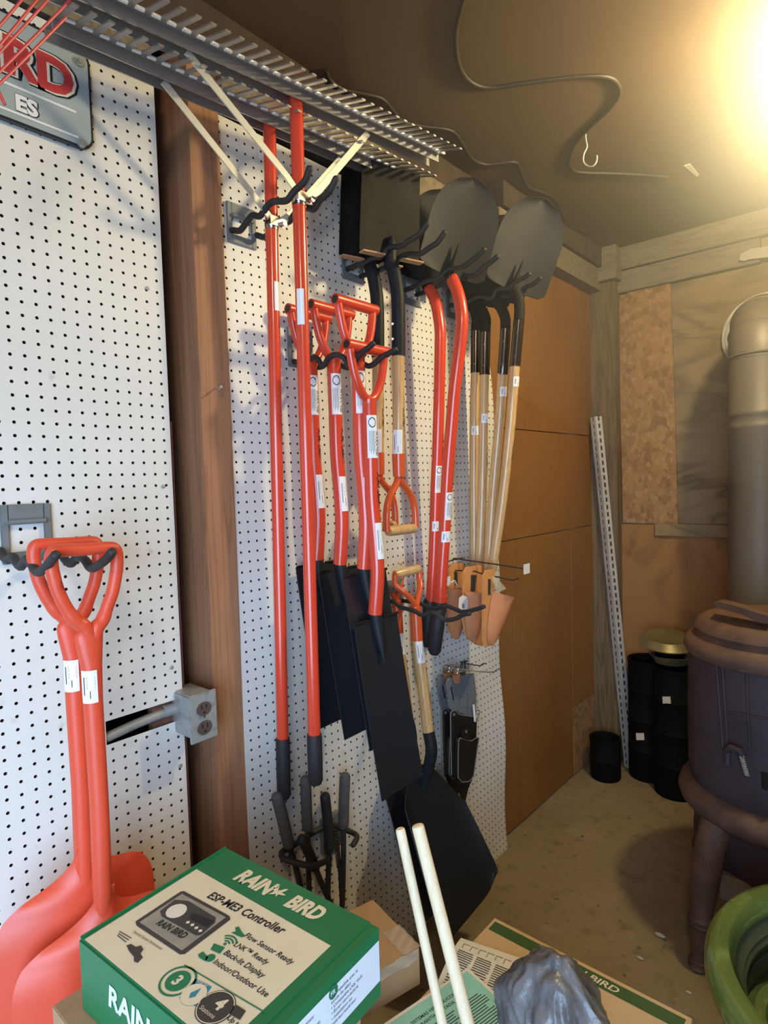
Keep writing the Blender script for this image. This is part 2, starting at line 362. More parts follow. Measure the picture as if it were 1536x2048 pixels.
# left board with a ragged slot cut for the conduit (y 22.3..28.6, z 39.0..41.0)
fyL, fzL = .5815, .2164
lb, lbb = pegboard(-18.8, 29.2, 0, 96, fyL, fzL, None, '')
def cut(mb, ya, yb, za, zb):
    keep = []
    for f in mb.f:
        c = sum((mb.v[i] for i in f), V((0,0,0)))/len(f)
        if not (ya < c.y < yb and za < c.z < zb): keep.append(f)
    mb.f = keep
cut(lb, 22.1, 28.6, 38.72, 40.70); cut(lbb, 22.1, 28.6, 38.72, 40.70)
lbo = struct('pegboard_panel', lb, m_peg, wl, smooth=0); part('drilled_holes', lbb, m_bore, lbo, smooth=0)
rb, rbb = pegboard(35.5, 84.5, 0, 96, .2529, .3194, wall_warp, '')
rbo = struct('pegboard_panel', rb, m_peg, wl, smooth=0); part('drilled_holes', rbb, m_bore, rbo, smooth=0)
struct('cavity_shade_sheet', MB().box((-1.5,-18,0), (-1.2,26.4,96)).box((-1.5,37,0), (-1.2,84.2,96)), m_void, wl)  # dark sheets added close behind the holes, standing in for the shaded cavity
# studs, post, plate behind and between the boards
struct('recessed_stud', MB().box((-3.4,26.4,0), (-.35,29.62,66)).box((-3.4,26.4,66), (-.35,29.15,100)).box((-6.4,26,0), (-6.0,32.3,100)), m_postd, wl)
struct('wall_post', MB().bbox((-6.2,32.2,0), (.32,35.62,101), .12), m_post, wl)
struct('top_plate', MB().box((-3.4,-60,96.6), (-.1,29.2,100.6)).box((-3.4,35.7,97.3), (.9,84,100.9)).box((-3.4,84,97.0), (2.6,124,101.2)), m_beam, wl)
struct('upper_plate', MB().box((-3.4,-60,100.9), (.3,84,105)).box((-3.4,84,101.2), (3.4,124,105)), m_void, wl)
struct('hardboard_panel', MB().bbox((-.4,84.3,68.1), (.15,125,97.4), .06), m_hard, wl)
struct('hardboard_panel', MB().bbox((-.4,84.3,49.6), (.05,125,68.0), .06), m_hard, wl)
struct('hardboard_panel', MB().bbox((-.4,84.3,0.4), (-.05,92.0,49.5), .06).bbox((-.4,92.05,8.0), (.05,113.6,49.5), .06).bbox((-.4,92.05,.4), (.02,113.6,8.2), .03).bbox((-.4,113.7,14), (.12,125,49.5), .06), m_hard, wl)
struct('patch_board', MB().bbox((-.4,113.7,.3), (.1,125,13.9), .05), m_osb, wl)
# conduit and slot lining
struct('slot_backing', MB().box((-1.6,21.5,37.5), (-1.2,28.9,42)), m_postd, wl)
# back wall
YB = 127.2
wb = struct('wall_back', MB().box((-4,YB,0), (125,YB+1,105)), m_ply)
struct('lower_plywood', MB().bbox((5,YB-.45,0), (26.5,YB,49.7), .05).bbox((26.6,YB-.45,0), (74,YB,49.7), .05), m_ply2, wb)
struct('strand_board_panel', MB().prism([PX(1236,604,y=YB-.5), PX(1258,583,y=YB-.5), PX(1340,562,y=YB-.5), PX(1349,800,y=YB-.5), PX(1356,1048,y=YB-.5), PX(1246,1045,y=YB-.5)], (0,.45,0)), m_osb, wb)
struct('batten', MB().bbox((12.0,YB-1.1,47.6), (25.6,YB-.4,50.0), .08), m_ply, wb)
struct('corner_post', MB().bbox((-1,124.2,0), (5.3,YB,101.5), .2), m_cpost, wb)
struct('top_plate', MB().bbox((5.3,YB-2.2,100.6), (125,YB,104.9), .1).bbox((1.0,122.5,98.5), (6.2,YB,105), .1), m_beamx, wb)
struct('rafter_block', MB().bbox((5.0,YB-1.4,96.3), (30,YB,100.5), .1), m_beamx, wb)
fl = struct('floor', MB().box((-5,-60,-3), (125,YB+1,0)), m_floor)
ce = struct('ceiling', MB().box((-5,-60,105), (125,YB+1,107)), m_ceil)
struct('wall_right', MB().box((120,-60,0), (122,YB,105)), m_ply)
# rear wall with the wide doorway the daylight comes through
struct('wall_rear', MB().box((-4,-62,0), (30,-60,105)).box((118,-62,0), (122,-60,105)).box((30,-62,88), (118,-60,105)), m_ply)

# pipe on the wall: electrical box with conduit
eb = thing('outlet_box', 'weathered grey metal outlet box with two brown sockets screwed to the post', 'outlet', (1, 30, 36))
e0 = PX(381,1393,x=2.9); e1 = PX(427,1379,x=2.9); e2 = PX(427,1478,x=2.9); e3 = PX(383,1491,x=2.9)
ya, yb, za, zb = e0.y-.1, e1.y+.15, e3.z, e0.z
part('box_body', MB().bbox((-1.0,ya+.15,za+.35), (2.7,yb-.1,zb-.15), .15), m_gbox, eb)
cv = part('cover_plate', MB().bbox((2.7,ya-.05,za), (2.95,yb+.1,zb), .08), m_gbox, eb)
cyy = (ya+yb)/2; mb = MB(); sl = MB()
for zc in (zb-1.45, zb-3.15):
    mb.tube([(2.9,cyy,zc), (3.06,cyy,zc)], .72, n=24, flat=.86)
    for dy in (-.24, .24): sl.box((3.05,cyy+dy-.05,zc+.02), (3.09,cyy+dy+.05,zc+.38))
    sl.tube([(3.05,cyy,zc-.3), (3.09,cyy,zc-.3)], .11, n=10)
rc = part('socket', mb, m_rec, eb, 'brown duplex socket faces'); part('socket_slots', sl, m_ink, rc)
part('screw', MB().tube([(2.95,cyy,(za+zb)/2), (3.04,cyy,(za+zb)/2)], .1, n=10), m_zinc, eb)
part('conduit', MB().tube([(-.55,21.2,39.0), (-.5,25,39.5), (-.1,ya+.3,39.9)], .42).tube([(-.3,ya-.75,39.85), (-.1,ya+.3,39.9)], .56), m_gbox, eb)

# ------------------------------------------------------------------ sign and red wire rake at the upper left
sg = thing('metal_sign', 'grey metal sign with red lettering on the pegboard at upper left', 'sign', (.3, 14, 87))
SX = .55
def smap(dx): return lambda u, v: V((dx, u, v))
def rrect(u0, v0, u1, v1, r, n=6):
    out = []
    for cx, cy, a in ((u1-r, v1-r, 0), (u0+r, v1-r, 90), (u0+r, v0+r, 180), (u1-r, v0+r, 270)):
        for k in range(n+1):
            t = math.radians(a+90*k/n); out.append((cx+r*math.cos(t), cy+r*math.sin(t)))
    return out
s_tr = PX(172,80,x=SX); s_br = PX(187,305,x=SX); su1 = s_br.y+.05; sv0 = s_br.z; sv1 = PX(165,86,x=SX).z-.5
part('sign_panel', MB().prism([(.2,u,v) for u, v in rrect(4, sv0, su1, sv1, 1.0)], (.35,0,0)), m_navy, sg)
part('sign_face', MB().prism([(.5,u,v) for u, v in rrect(4.2, sv0+.18, su1-.18, sv1-.22, .85)], (.08,0,0)), m_signm, sg)
bm_ = MB(); f1 = smap(.61)
for a in ((13,sv0+.62,su1-1.2,sv0+.78), (13,sv0+2.5,su1-1.3,sv0+2.68)): rect(bm_, f1, *a)
part('pinstripe', bm_, m_wht, sg)
def sign_text(s, right, v, size, bolds, mats, hs=1.0):
    vs, fs, wd = text_shape(s, .02)
    for i, (b, m) in enumerate(zip(bolds, mats)):
        t = MB(); put_text(t, s, smap(.615+.012*i), right-wd*size, v, size=size, bold=b, hscale=hs); part('lettering', t, m, sg)
sign_text('RAIN BIRD', su1-1.55, sv0+3.5, 3.7, (.10,.075,.045), (m_navy, m_pap, m_signred), .95)
sign_text('ES', su1-4.2, sv0+1.0, 1.6, (.08,.05), (m_navy, m_wht), .95)
mb = MB()
for q in ((158,125), (163,287)):
    c = PX(*q, x=.6); mb.tube([(.55,c.y,c.z), (.75,c.y,c.z)], .33, n=20); mb.tube([(.75,c.y,c.z), (.85,c.y,c.z)], .15, n=6)
part('rivet', mb, m_gbox, sg)

lr = thing('leaf_rake', 'red wire leaf rake hanging at the top left corner', 'rake', (9, 16, 92))
mb = MB()
tines = [((-70,128),(62,-22)), ((-70,178),(112,-18)), ((-70,212),(160,-20)), ((-40,205),(132,35)), ((-60,160),(90,-20))]
for a, b in tines: mb.tube(trace([a, ((a[0]+b[0])/2, (a[1]+b[1])/2+2), b], 4, x=9.0), .085, n=8)
part('wire_tine', mb, m_trak, lr)
part('cross_wire', MB().tube(trace([(-60,92),(-20,150),(10,210)], 4, x=9.1), .1, n=8), m_trak, lr)

# ------------------------------------------------------------------ hooks on the pegboard
def hook(label, A, B, ya, yb, r, plate=None, yoff=0):
    pa = trace(A, 5, y=ya); pb = trace(B, 5, y=yb)
    yc = (ya+yb)/2; zc = min(pa[0].z, pb[0].z)
    h = thing('tool_hook', label, 'hook', (.3, yc, zc-1), 'double tool hooks on the pegboard')
    wx = wall_warp(yc, zc) if yc > 35 else 0
    za = pa[0].z
    if plate: y0, y1, z0, z1 = plate
    else: y0, y1, z0, z1 = yc-1.8, yc+1.8, zc-1.6, zc+2.9
    mb = MB(); x0 = wx+.02; x1 = wx+.3
    mb.bbox((x0,y0,z0), (x1,y0+.55,z1), .06).bbox((x0,y1-.55,z0), (x1,y1,z1), .06)
    mb.bbox((x0,y0+.5,z1-1.2), (x1,y1-.5,z1), .06).bbox((x0,y0+.5,z0), (x1,y1-.5,z0+.85), .06)
    mb.tube([(x1+.15,y0+.5,z1-1.3), (x1+.15,y1-.5,z1-1.3)], .2, n=10)
    part('mounting_plate', mb, m_plate, h)
    for p in (pa, pb):
        q = [V((x1, p[0].y, p[0].z))]+[w_ for w_ in p if w_.x > x1+.3]
        part('prong', MB().tube(q, r, n=12, round_end=True), m_hook, h)
    return h
hook('double hook holding the two aluminium rakes beside the post',
     [(465,460),(480,461),(492,446),(505,431),(520,432),(535,412),(548,403),(573,401),(588,383),(609,363),(619,337)],
     [(515,470),(530,474),(545,456),(560,445),(578,443),(592,425),(613,416),(628,418),(640,400),(657,385),(672,357)],
     36.9, 40.0, .30, (36.5,39.95,83.9,87.8))
hook('double hook holding the four red drain spades',
     [(587,723),(602,724),(618,718),(634,716),(645,733),(657,716),(672,709),(688,716),(697,730),(708,724),(722,706),(735,697),(746,687)],
     [(612,729),(640,735),(652,727),(668,722),(684,732),(700,735),(715,722),(736,732),(749,727),(762,715),(775,708),(791,699)],
     44.0, 46.5, .28, (43.4,46.95,72.6,76.8))
hook('double hook holding the two red plastic scoops at left',
     [(-12,1100),(2,1108),(15,1120),(26,1114),(41,1133),(56,1117),(73,1143),(88,1138),(97,1128),(111,1110)],
     [(88,1100),(105,1117),(118,1103),(132,1121),(143,1127),(155,1113),(170,1120),(182,1136),(199,1129),(214,1117),(224,1104)],
     15.05, 18.4, .31, (15.2,18.7,54.7,59.1))
hook('double hook holding the two square black shovels',
     [(723,528),(735,522),(746,516),(763,513),(777,496),(803,492),(817,482),(837,470),(855,447)],
     [(760,540),(780,530),(803,513),(820,508),(840,508),(858,496),(875,485),(889,465)],
     52.9, 55.2, .30, (52.2,55.9,83.9,88.0))
hook('double hook holding the red handled round point shovels',
     [(823,576),(835,571),(846,565),(862,560),(878,556),(898,539),(923,535),(938,525),(955,513),(969,499)],
     [(860,582),(880,570),(900,556),(918,545),(932,550),(949,551),(966,536),(981,525),(995,513)],
     63.6, 66.0, .30, (63.3,66.9,83.2,87.4))
hook('double hook holding the wood handled round point shovels',
     [(938,602),(948,597),(961,593),(984,596),(995,579),(1018,576),(1029,565),(1047,556),(1059,548)],
     [(975,600),(1000,594),(1022,592),(1038,588),(1049,576),(1067,568),(1081,556)],
     73.6, 76.2, .28)
hook('low double hook holding the two wood gripped scoop shovels',
     [(790,1204),(800,1214),(811,1217),(828,1222),(845,1230),(865,1225),(878,1233),(892,1240),(912,1237),(925,1230),(939,1227)],
     [(825,1204),(841,1207),(856,1215),(872,1217),(892,1212),(905,1216),(922,1223),(934,1223),(946,1220),(957,1217),(968,1213)],
     57.6, 60.2, .26, (57.2,60.8,43,47.4))

# ------------------------------------------------------------------ two aluminium landscape rakes
def warning_label(par, fm, big=True, h=3.4):
    """white sticker with a crossed circle and the word WARNING!, fm(u, v): u down the handle, v across"""
    mb = MB(); rect(mb, lambda u, v: fm(u, v, .02), 0, -.62, h, .62, 1)
def rake(label, x0, x1, ztop, zgrip, zbot, zh, slope, ya, ybr, brl, brr, clampz, stick):
    t = thing('landscape_rake', label, 'rake', (x1, 38.2, zbot), 'aluminium landscape rakes on the pegboard')
    X = lambda z: x1+(x0-x1)*(z-zbot)/(ztop-zbot)
    part('handle', MB().tube([(X(z),38.2,z) for z in (ztop+.5, 80, 60, zgrip)], .6, n=24), m_red, t)
    part('grip', MB().tube([(X(z),38.2,z) for z in (zgrip+.2, zgrip-.2, (zgrip+zbot)/2, zbot+.35, zbot)], [.68,.72,.72,.70,.5], n=24), m_blk, t, 'black rubber end grip')
    # head: channel with comb plate
    hx = x0+.8; Z = lambda y: zh+slope*(y-38.2); hd = MB()
    for xa, xb, hh in ((hx-.12,hx,.95), (hx-1.45,hx-1.33,.95)):
        hd.add([V((xx,y,Z(y)+dz)) for y in (ya, ybr) for xx in (xa, xb) for dz in (0, hh)], [(0,1,3,2),(4,6,7,5),(0,4,5,1),(2,3,7,6),(0,2,6,4),(1,5,7,3)])
    hd.add([V((xx,y,Z(y)+dz)) for y in (ya, ybr) for xx in (hx-1.45, hx+.02) for dz in (.9, 1.02)], [(0,1,3,2),(4,6,7,5),(0,4,5,1),(2,3,7,6),(0,2,6,4),(1,5,7,3)])
    head = part('rake_head', hd, m_alu, t)
    comb = MB(); d = V((1,-.10,-.33)); pitch = 1.2; n = int((ybr-ya)/pitch)
    def slab(y0, y1, s0, s1, thk=.13):
        P = []
        for y in (y0, y1):
            for s in (s0, s1):
                for dz in (0, thk): P.append(V((hx,y,Z(y)+.88+dz))+d*s)
        comb.add(P, [(0,1,3,2),(4,6,7,5),(0,4,5,1),(2,3,7,6),(0,2,6,4),(1,5,7,3)])
    slab(ya, ybr, 0, .85)
    for k in range(n+1):
        y = ya+.05+k*pitch
        if y+.5 <= ybr+.3: slab(y, y+.44, .85, 3.9, .16)
    part('comb', comb, m_alu, head)
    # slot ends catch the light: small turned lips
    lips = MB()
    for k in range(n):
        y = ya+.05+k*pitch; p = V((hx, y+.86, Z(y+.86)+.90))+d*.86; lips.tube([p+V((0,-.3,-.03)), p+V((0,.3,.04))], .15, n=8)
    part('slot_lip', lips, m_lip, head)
    for yy in (brl, brr):
        top = V((hx-.5, yy, Z(yy)+.1)); cl = V((X(clampz)+.62, 38.2+(.7 if yy > 38 else -.7), clampz+.55)); tw = V((X(clampz)+.62, 38.2+(1.9 if yy > 38 else -1.9), clampz+1.5))
        b = MB(); wv = V((0,.0,0))
        for p, q in ((top, tw), (tw, cl)):
            dr = (q-p).normalized(); nx = V((1,0,0)); wd = dr.cross(nx).normalized()*.33
            b.obox(p-wd-nx*.05, q-p, wd*2, nx*.1)
        part('brace', b, m_alu2, t)
    cb = MB().tube([(X(clampz),38.2,clampz-.35), (X(clampz),38.2,clampz+.4)], .66, n=24); cb.box((X(clampz)+.5,37.5,clampz-.1), (X(clampz)+.75,39.1,clampz+.75))
    c = part('clamp', cb, m_zinc, t)
    part('bolt', MB().tube([(X(clampz)+.7,38.9,clampz+.2), (X(clampz)+1.15,38.9,clampz+.2)], .27, n=6), m_zinc, c)
    mb = MB()
    z0, z1, pc = stick
    def cm(u, v, xx=None): a = pc+v/.62; return V((X(u)+.625*math.cos(a), 38.2+.625*math.sin(a), u))
    for i in range(4): mb.add([cm(z0,-.35+.175*i), cm(z0,-.35+.175*(i+1)), cm(z1,-.35+.175*(i+1)), cm(z1,-.35+.175*i)], [(0,1,2,3)])
    part('price_sticker', mb, m_wht, t)
    mb = MB()
    for k in range(9):
        za_ = z0+(z1-z0)*(.3+.05*k); cmm = lambda u, v: cm(u, v)+V((.006,-.004,0)); mb.add([cmm(za_,-.05), cmm(za_,.28), cmm(za_+.03,.28), cmm(za_+.03,-.05)], [(0,1,2,3)])
    part('barcode', mb, m_ink, t)
rake('aluminium landscape rake with red handle, nearer the pegboard of the two', 4.6, 2.85, 94.0, 34.4, 28.3, 93.2, .078, 18.7, 58.8, 27.2, 47.5, 84.4, (79.2,76.5,math.radians(5)))
rake('aluminium landscape rake with red handle, in front of the other rake', 8.4, 7.7, 94.8, 36.0, 31.3, 94.0, .108, 17.0, 59.0, 27.0, 47.5, 85.4, (77.6,74.4,math.radians(-55)))

# ------------------------------------------------------------------ four red drain spades
def on_tube(cx, cy, z0, phi, r):
    """sticker mapping on a vertical tube: u runs downwards from z0, v round the tube; cx may be a function of z"""
    def f(u, v, e=0.0):
        z = z0-u; a = phi+v/r; c = cx(z) if callable(cx) else cx
        return V((c+(r+e)*math.cos(a), cy+(r+e)*math.sin(a), z))
    return f
def sticker(par, fm, h, w, kind):
    e = .02
    mb = MB(); n = 6
    for i in range(n):
        v0 = -w/2+w*i/n; v1 = v0+w/n
        for j in range(4): mb.add([fm(h*j/4,v0,e), fm(h*j/4,v1,e), fm(h*(j+1)/4,v1,e), fm(h*(j+1)/4,v0,e)], [(0,1,2,3)])
    st = part('warning_sticker' if kind == 'warn' else 'price_sticker', mb, m_wht, par)
    ink = MB(); g = lambda u, v: fm(u, v, e+.012)
    if kind == 'warn':
        disc(ink, g, h*.17, -.02, h*.12, w*.34, 24, h*.12*.82)
        for a in (-1, 1):
            p = [(h*.09, -.2*w*a-.06), (h*.09, -.2*w*a+.02), (h*.25, .2*w*a+.02), (h*.25, .2*w*a-.06)]
            ink.add([g(*q) for q in p], [(0,1,2,3)])
        put_text(ink, 'WARNING!', g, h*.36, w*.26, width=h*.58, hscale=1.2, bold=.02)
        for k in range(5): rect(ink, g, h*.36, w*(.12-.11*k), h*(.9 if k % 2 else .84), w*(.15-.11*k))
    else:
        x = 0
        for k in range(11):
            rect(ink, g, h*(.2+.035*k), -w*.1, h*(.2+.035*k)+h*(.008+.012*(k % 3 == 0)), w*.36)
        rect(ink, g, h*.2, -w*.3, h*.75, -w*.24); rect(ink, g, h*.62, w*.05, h*.85, w*.1)
    part('sticker_print', ink, m_ink, st); return st
def brand_text(par, fm, u, v, L, s='A.M. Leonard', hs=1.1, col=None, sub=None):
    mb = MB(); g = lambda a, b: fm(a, b, .02); put_text(mb, s, g, u, v, width=L, hscale=hs, bold=.02)
    if sub: put_text(mb, sub, g, u+L*.28, v-.32, width=L*.44, hscale=1.0)
    return part('lettering', mb, col or m_ink, par, 'black maker name printed down the handle')
def drain_spade(lab):
    t = thing('drain_spade', lab, 'spade', (0,0,0), 'red drain spades on the pegboard')
    g = MB().tube([(0,-2.95,0), (0,2.95,0)], .56, n=24, cap=False)
    g.tube([(0,-2.9,0), (0,-2.95,0)], [.56,.47], n=24, cap=False)
    g.tube([(0,-2.98,0), (0,-2.2,0)], .44, n=20); g.tube([(0,2.2,0), (0,2.95,0)], .5, n=20)
    part('grip_bar', g, m_red, t)
    part('grip_bar_bore', MB().tube([(0,-2.99,0), (0,-2.97,0)], .40, n=20), m_ink, t, 'dark open end of the grip tube')
    U = [(0,-2.55,-.2),(0,-2.35,-1.3),(0,-1.9,-2.9),(0,-1.2,-4.2),(0,-.45,-4.9),(0,.45,-4.9),(0,1.2,-4.2),(0,1.9,-2.9),(0,2.3,-1.3),(0,2.45,-.2)]
    part('grip_yoke', MB().tube(cr(U, 5), .43, n=16), m_red, t)
    ax = [(0,-5.0),(0,-6),(0,-10),(0,-15),(.3,-19),(.4,-22),(.15,-24.5),(-.1,-26.4)]
    pts = cr([(a,0,b) for a, b in ax], 4)
    part('handle', MB().tube(pts, [.72 if p.z < -5.2 else .74 for p in pts], n=24), m_red, t)
    cxz = lambda z: 0 if z > -15 else min(.4, (-15-z)*.07)
    part('socket', MB().tube([(-.1,0,-26.2),(.15,0,-27.5),(.55,0,-29.3),(.95,0,-31.2)], [.66,.60,.42,.08], n=18), m_steel, t, 'black steel socket')
    def bl(u, v):
        y = -3.2+6.4*u; z = -26.9-16.6*v; x = .0+2.9*v**1.1 - .0 + .35*(1-(2*u-1)**2)*(-1)*(.6-.4*v)
        return V((x+.1, y, z))
    b = part('blade', MB().shell(bl, 12, 14, -.10), m_steel2, t, 'black flat steel blade')
    part('foot_tread', MB().tube([(.25,-3.2,-26.85), (-.1,-1.2,-26.9)], .13, n=8), m_sted, b); part('foot_tread', MB().tube([(-.1,1.2,-26.9), (.25,3.2,-26.85)], .13, n=8), m_sted, b)
    ph = math.radians(-27)
    sticker(t, on_tube(0, 0, -6.6, ph, .73), 4.2, 1.15, 'warn')
    brand_text(t, on_tube(0, 0, -12.2, ph, .73), 0, .38, 4.4)
    sticker(t, on_tube(cxz, 0, -17.2, ph+.35, .74), 3.6, .9, 'price')
    return t
pos = [(618,628), (664,620), (712,610), (735,697)]
labs = ['red drain spade with D grip, hung closest to the pegboard of the four',
        'red drain spade with D grip, second out from the pegboard',
        'red drain spade with D grip, third out from the pegboard',
        'red drain spade hung lowest and farthest out from the pegboard']
proto = None
for (a, b), lab in zip(pos, labs):
    p = PX(a, b, y=45.2)
    if proto is None: o = drain_spade(lab); proto = o
    else: o = copy_tree(proto); o['label'] = lab
    o.location = p*IN

# ------------------------------------------------------------------ shovels hung blade up
def up_blade(O, T, wd, hw, prof, dish, th=.1, nu=14, nv=18, curl=.6):
    O = V(O); T = V(T); a = T-O; wv = V(wd); wv = (wv-a.normalized()*wv.dot(a.normalized())).normalized(); n = wv.cross(a.normalized())
    if n.dot(EYE-O) < 0: n = -n
    def fn(u, v):
        s = 2*u-1; h = hw*prof(v)
        return O + a*v + wv*(s*h) - n*(dish*(1-s*s)*(1-.5*v)) + n*(curl*(v-.5)**2)
    return MB().shell(fn, nu, nv, th)
def round_prof(v):
    if v < .06: return .80+.2*(v/.06)
    if v < .5: return 1.0
    return max(.03, max(0, 1-((v-.5)/.5)**2.4)**.55)
# square pair
def sq_shovel(lab):
    t = thing('square_shovel', lab, 'shovel', PX(797,1060,y=54), 'square point shovels hung blade up')
    bot = PX(797,915,y=54); top = PX(797,705,y=54); s0 = PX(796,600,y=54); s1 = PX(788,545,y=54); s2 = PX(781,522,y=54)
    part('shaft', MB().tube([top, (top+bot)/2, bot+V((0,0,-.3))], .69, n=24), m_ash, t, 'varnished ash wood shaft')
    part('socket', MB().tube(cr([top+V((0,0,-.4)), s0, s1, s2, s2+V((.25,0,2.6))], 5), [.76]*16+[.74,.7,.6,.45,.3], n=20), m_steel, t)
    rv = MB()
    for z in (66.5, 70.5): pass
    for yy in (650, 680):
        q = PX(785.5, yy, y=53.5); rv.tube([q+V((.25,-.3,0)), q+V((.33,-.42,0))], .13, n=8)
    part('rivet', rv, m_zinc, t)
    O = PX(779,515,y=54)+V((.1,0,0)); T = O+V((.5,.2,10.3))
    b = part('blade', up_blade(O, T, (.28,.96,0), 4.05, lambda v: 1-.05*v, .25, curl=.2), m_sted, t, 'black square steel blade')
    wv = V((.28,.96,0))
    part('step_tread', MB().obox(O-wv*4.05+V((.0,0,-.25)), wv*2.8, V((.9,-.26,0)), V((0,0,.16))), m_card, b, 'dusty turned step edges'); part('step_tread', MB().obox(O+wv*1.2+V((0,0,-.25)), wv*2.85, V((.9,-.26,0)), V((0,0,.16))), m_card, b, 'dusty turned step edges')
    x = 6.1
    nk = bot+V((0,0,.4)); g0 = PX(773,1063,x=x); g1 = PX(831,1056,x=x); gm = (g0+g1)/2; up = V((0,0,1))
    hw = (g1-g0).length/2
    yk = MB().tube([nk, nk+V((0,0,-2.6))], [.76,.70], n=20)
    for s in (-1, 1):
        yk.tube(cr([nk+V((0,0,-2.2)), nk+V((0,s*.45,-3.3)), gm+V((0,s*hw*.72,3.9)), gm+V((0,s*(hw-.1),2.2)), gm+V((0,s*hw,0))], 5), .36, n=14, flat=1.25)
    part('grip_yoke', yk, m_redo, t, 'orange-red painted yoke')
    part('grip', MB().tube([gm-V((0,hw-.25,0)), gm-V((0,hw-.6,0)), gm, gm+V((0,hw-.6,0)), gm+V((0,hw-.25,0))], [.52,.58,.6,.58,.52], n=20), m_ash, t, 'turned wooden grip')
    fm = on_tube(lambda z: (top.x+(bot.x-top.x)*(top.z-z)/(top.z-bot.z)), 54, PX(800,795,y=54).z, math.radians(-10), .70)
    brand_text(t, fm, 0, .35, 4.6, sub='since 1885')
    fm2 = on_tube(lambda z: (top.x+(bot.x-top.x)*(top.z-z)/(top.z-bot.z)), 54, PX(800,860,y=54).z, math.radians(-62), .70)
    sticker(t, fm2, 3.0, 1.2, 'price')
    return t
s1_ = sq_shovel('square black shovel hung blade up, farther out from the pegboard')
s2_ = copy_tree(s1_); s2_.location = s1_.location+V((-3.1, 0, .3))*IN; s2_['label'] = 'square black shovel hung blade up, the one nearer the pegboard behind the other'

def rp_shovel(lab, grp, path, y, r, blO, blT, wd, hw, hmat, hname, ferr=None, dish=.8, grip=None, texts=()):
    pts = trace(path, 5, y=y)
    t = thing('round_point_shovel', lab, 'shovel', pts[-1], grp)
    if ferr is None:
        part('handle', MB().tube(pts, r, n=24, round_end=False), hmat, t, hname)
    else:
        zf0 = PX(*ferr[0], y=y).z; zf1 = PX(*ferr[1], y=y).z
        up = [p for p in pts if p.z > zf0-.3]; mid = [p for p in pts if zf1-.2 < p.z < zf0+.5]; lo = [p for p in pts if p.z < zf1+1.0]
        if len(mid) < 2: mid = [PX(*ferr[0], y=y), PX(*ferr[1], y=y)]
        mid = [PX(*ferr[0], y=y)]+[p for p in mid if zf1 < p.z < zf0]+[PX(*ferr[1], y=y)]
        part('handle', MB().tube(lo, r*.95, n=24), hmat, t, hname)
        sk = part('socket', MB().tube(up, r*1.02, n=20), m_sted, t, 'black steel socket')
        fe = part('ferrule', MB().tube(mid, r*1.06, n=20), m_ferr, t, 'polished metal ferrule')
        rv = MB()
        for f in (.3, .8):
            q = mid[0].lerp(mid[-1], f); rv.tube([q+V((.25,-.6,0))*r*1.3, q+V((.3,-.78,0))*r*1.3], .1, n=8)
        part('rivet', rv, m_zinc, fe)
    b = part('blade', up_blade(blO, blT, wd, hw, round_prof, dish, curl=.9), m_steel, t, 'black steel round point blade')
    O = V(blO); T = V(blT)
    part('blade_socket', MB().tube(cr([pts[0]+(pts[0]-pts[2]).normalized()*-.3, pts[0].lerp(O, .6), O+(T-O)*.08, O+(T-O)*.32], 4), [r]*5+[r*.95,r*.85,r*.75,r*.6,r*.5,r*.3,r*.2,.08][:8], n=16), m_sted, b)
    if grip:
        gp = [PX(*q, y=y) for q in grip]
        part('grip', MB().tube([gp[0], gp[0].lerp(gp[1], .06), gp[0].lerp(gp[1], .5), gp[0].lerp(gp[1], .93), gp[1]], [r*1.0,r*1.22,r*1.22,r*1.12,r*.75], n=20), m_blk, t, 'black rubber end grip')
    return t, pts
grpR = 'red handled round point shovels hung blade up'
tA, pA = rp_shovel('red handled round point shovel, the one nearer the pegboard', grpR,
    [(858,576),(868,596),(875,622),(880,660),(880,700),(878,800),(875,900),(871,1000),(868,1100),(862,1203)], 65.2, .74,
    PX(850,562,y=65.6), PX(890,381,y=67), (.55,.8,0), 4.3, m_red, 'glossy red steel handle', grip=((861,1198),(852,1292)))
tB, pB = rp_shovel('red handled round point shovel, the one standing farther out', grpR,
    [(903,556),(913,578),(921,608),(924,640),(921,680),(915,730),(908,790),(903,850),(897,920),(892,1000),(888,1080),(883,1150),(880,1203)], 64.0, .78,
    PX(901,549,y=64), PX(952,359,y=66), (.55,.8,0), 4.5, m_red, 'glossy red steel handle', grip=((880,1200),(868,1308)))
part('collar', MB().tube([PX(881,1190,y=64), PX(880,1203,y=64)], .9, n=24), m_red, tB)
def xof(pts):
    q = sorted([(p.z, p.x) for p in pts])
    def f(z):
        for (a, xa), (b, xb) in zip(q, q[1:]):
            if a <= z <= b: return xa+(xb-xa)*(z-a)/max(1e-6, b-a)
        return q[0][1] if z < q[0][0] else q[-1][1]
    return f
fmA = xof(pA); fmB = xof(pB)
sticker(tA, on_tube(fmA, 65.2, PX(873,932,y=65.2).z, math.radians(-25), .75), 3.5, 1.0, 'warn')
sticker(tB, on_tube(fmB, 64, PX(898,985,y=64).z, math.radians(-15), .79), 3.5, 1.1, 'warn')
sticker(tA, on_tube(fmA, 65.2, PX(866,1042,y=65.2).z, math.radians(-35), .75), 1.3, 1.2, 'price')
sticker(tB, on_tube(fmB, 64, PX(887,1062,y=64).z, math.radians(-30), .79), 1.4, 1.4, 'price')
brand_text(tA, on_tube(fmA, 65.2, PX(876,868,y=65.2).z, math.radians(0), .75), 0, .1, 3.6)
brand_text(tB, on_tube(fmB, 64, PX(908,920,y=64).z, math.radians(10), .79), 0, .1, 3.6)
grpW = 'wood handled round point shovels hung blade up'
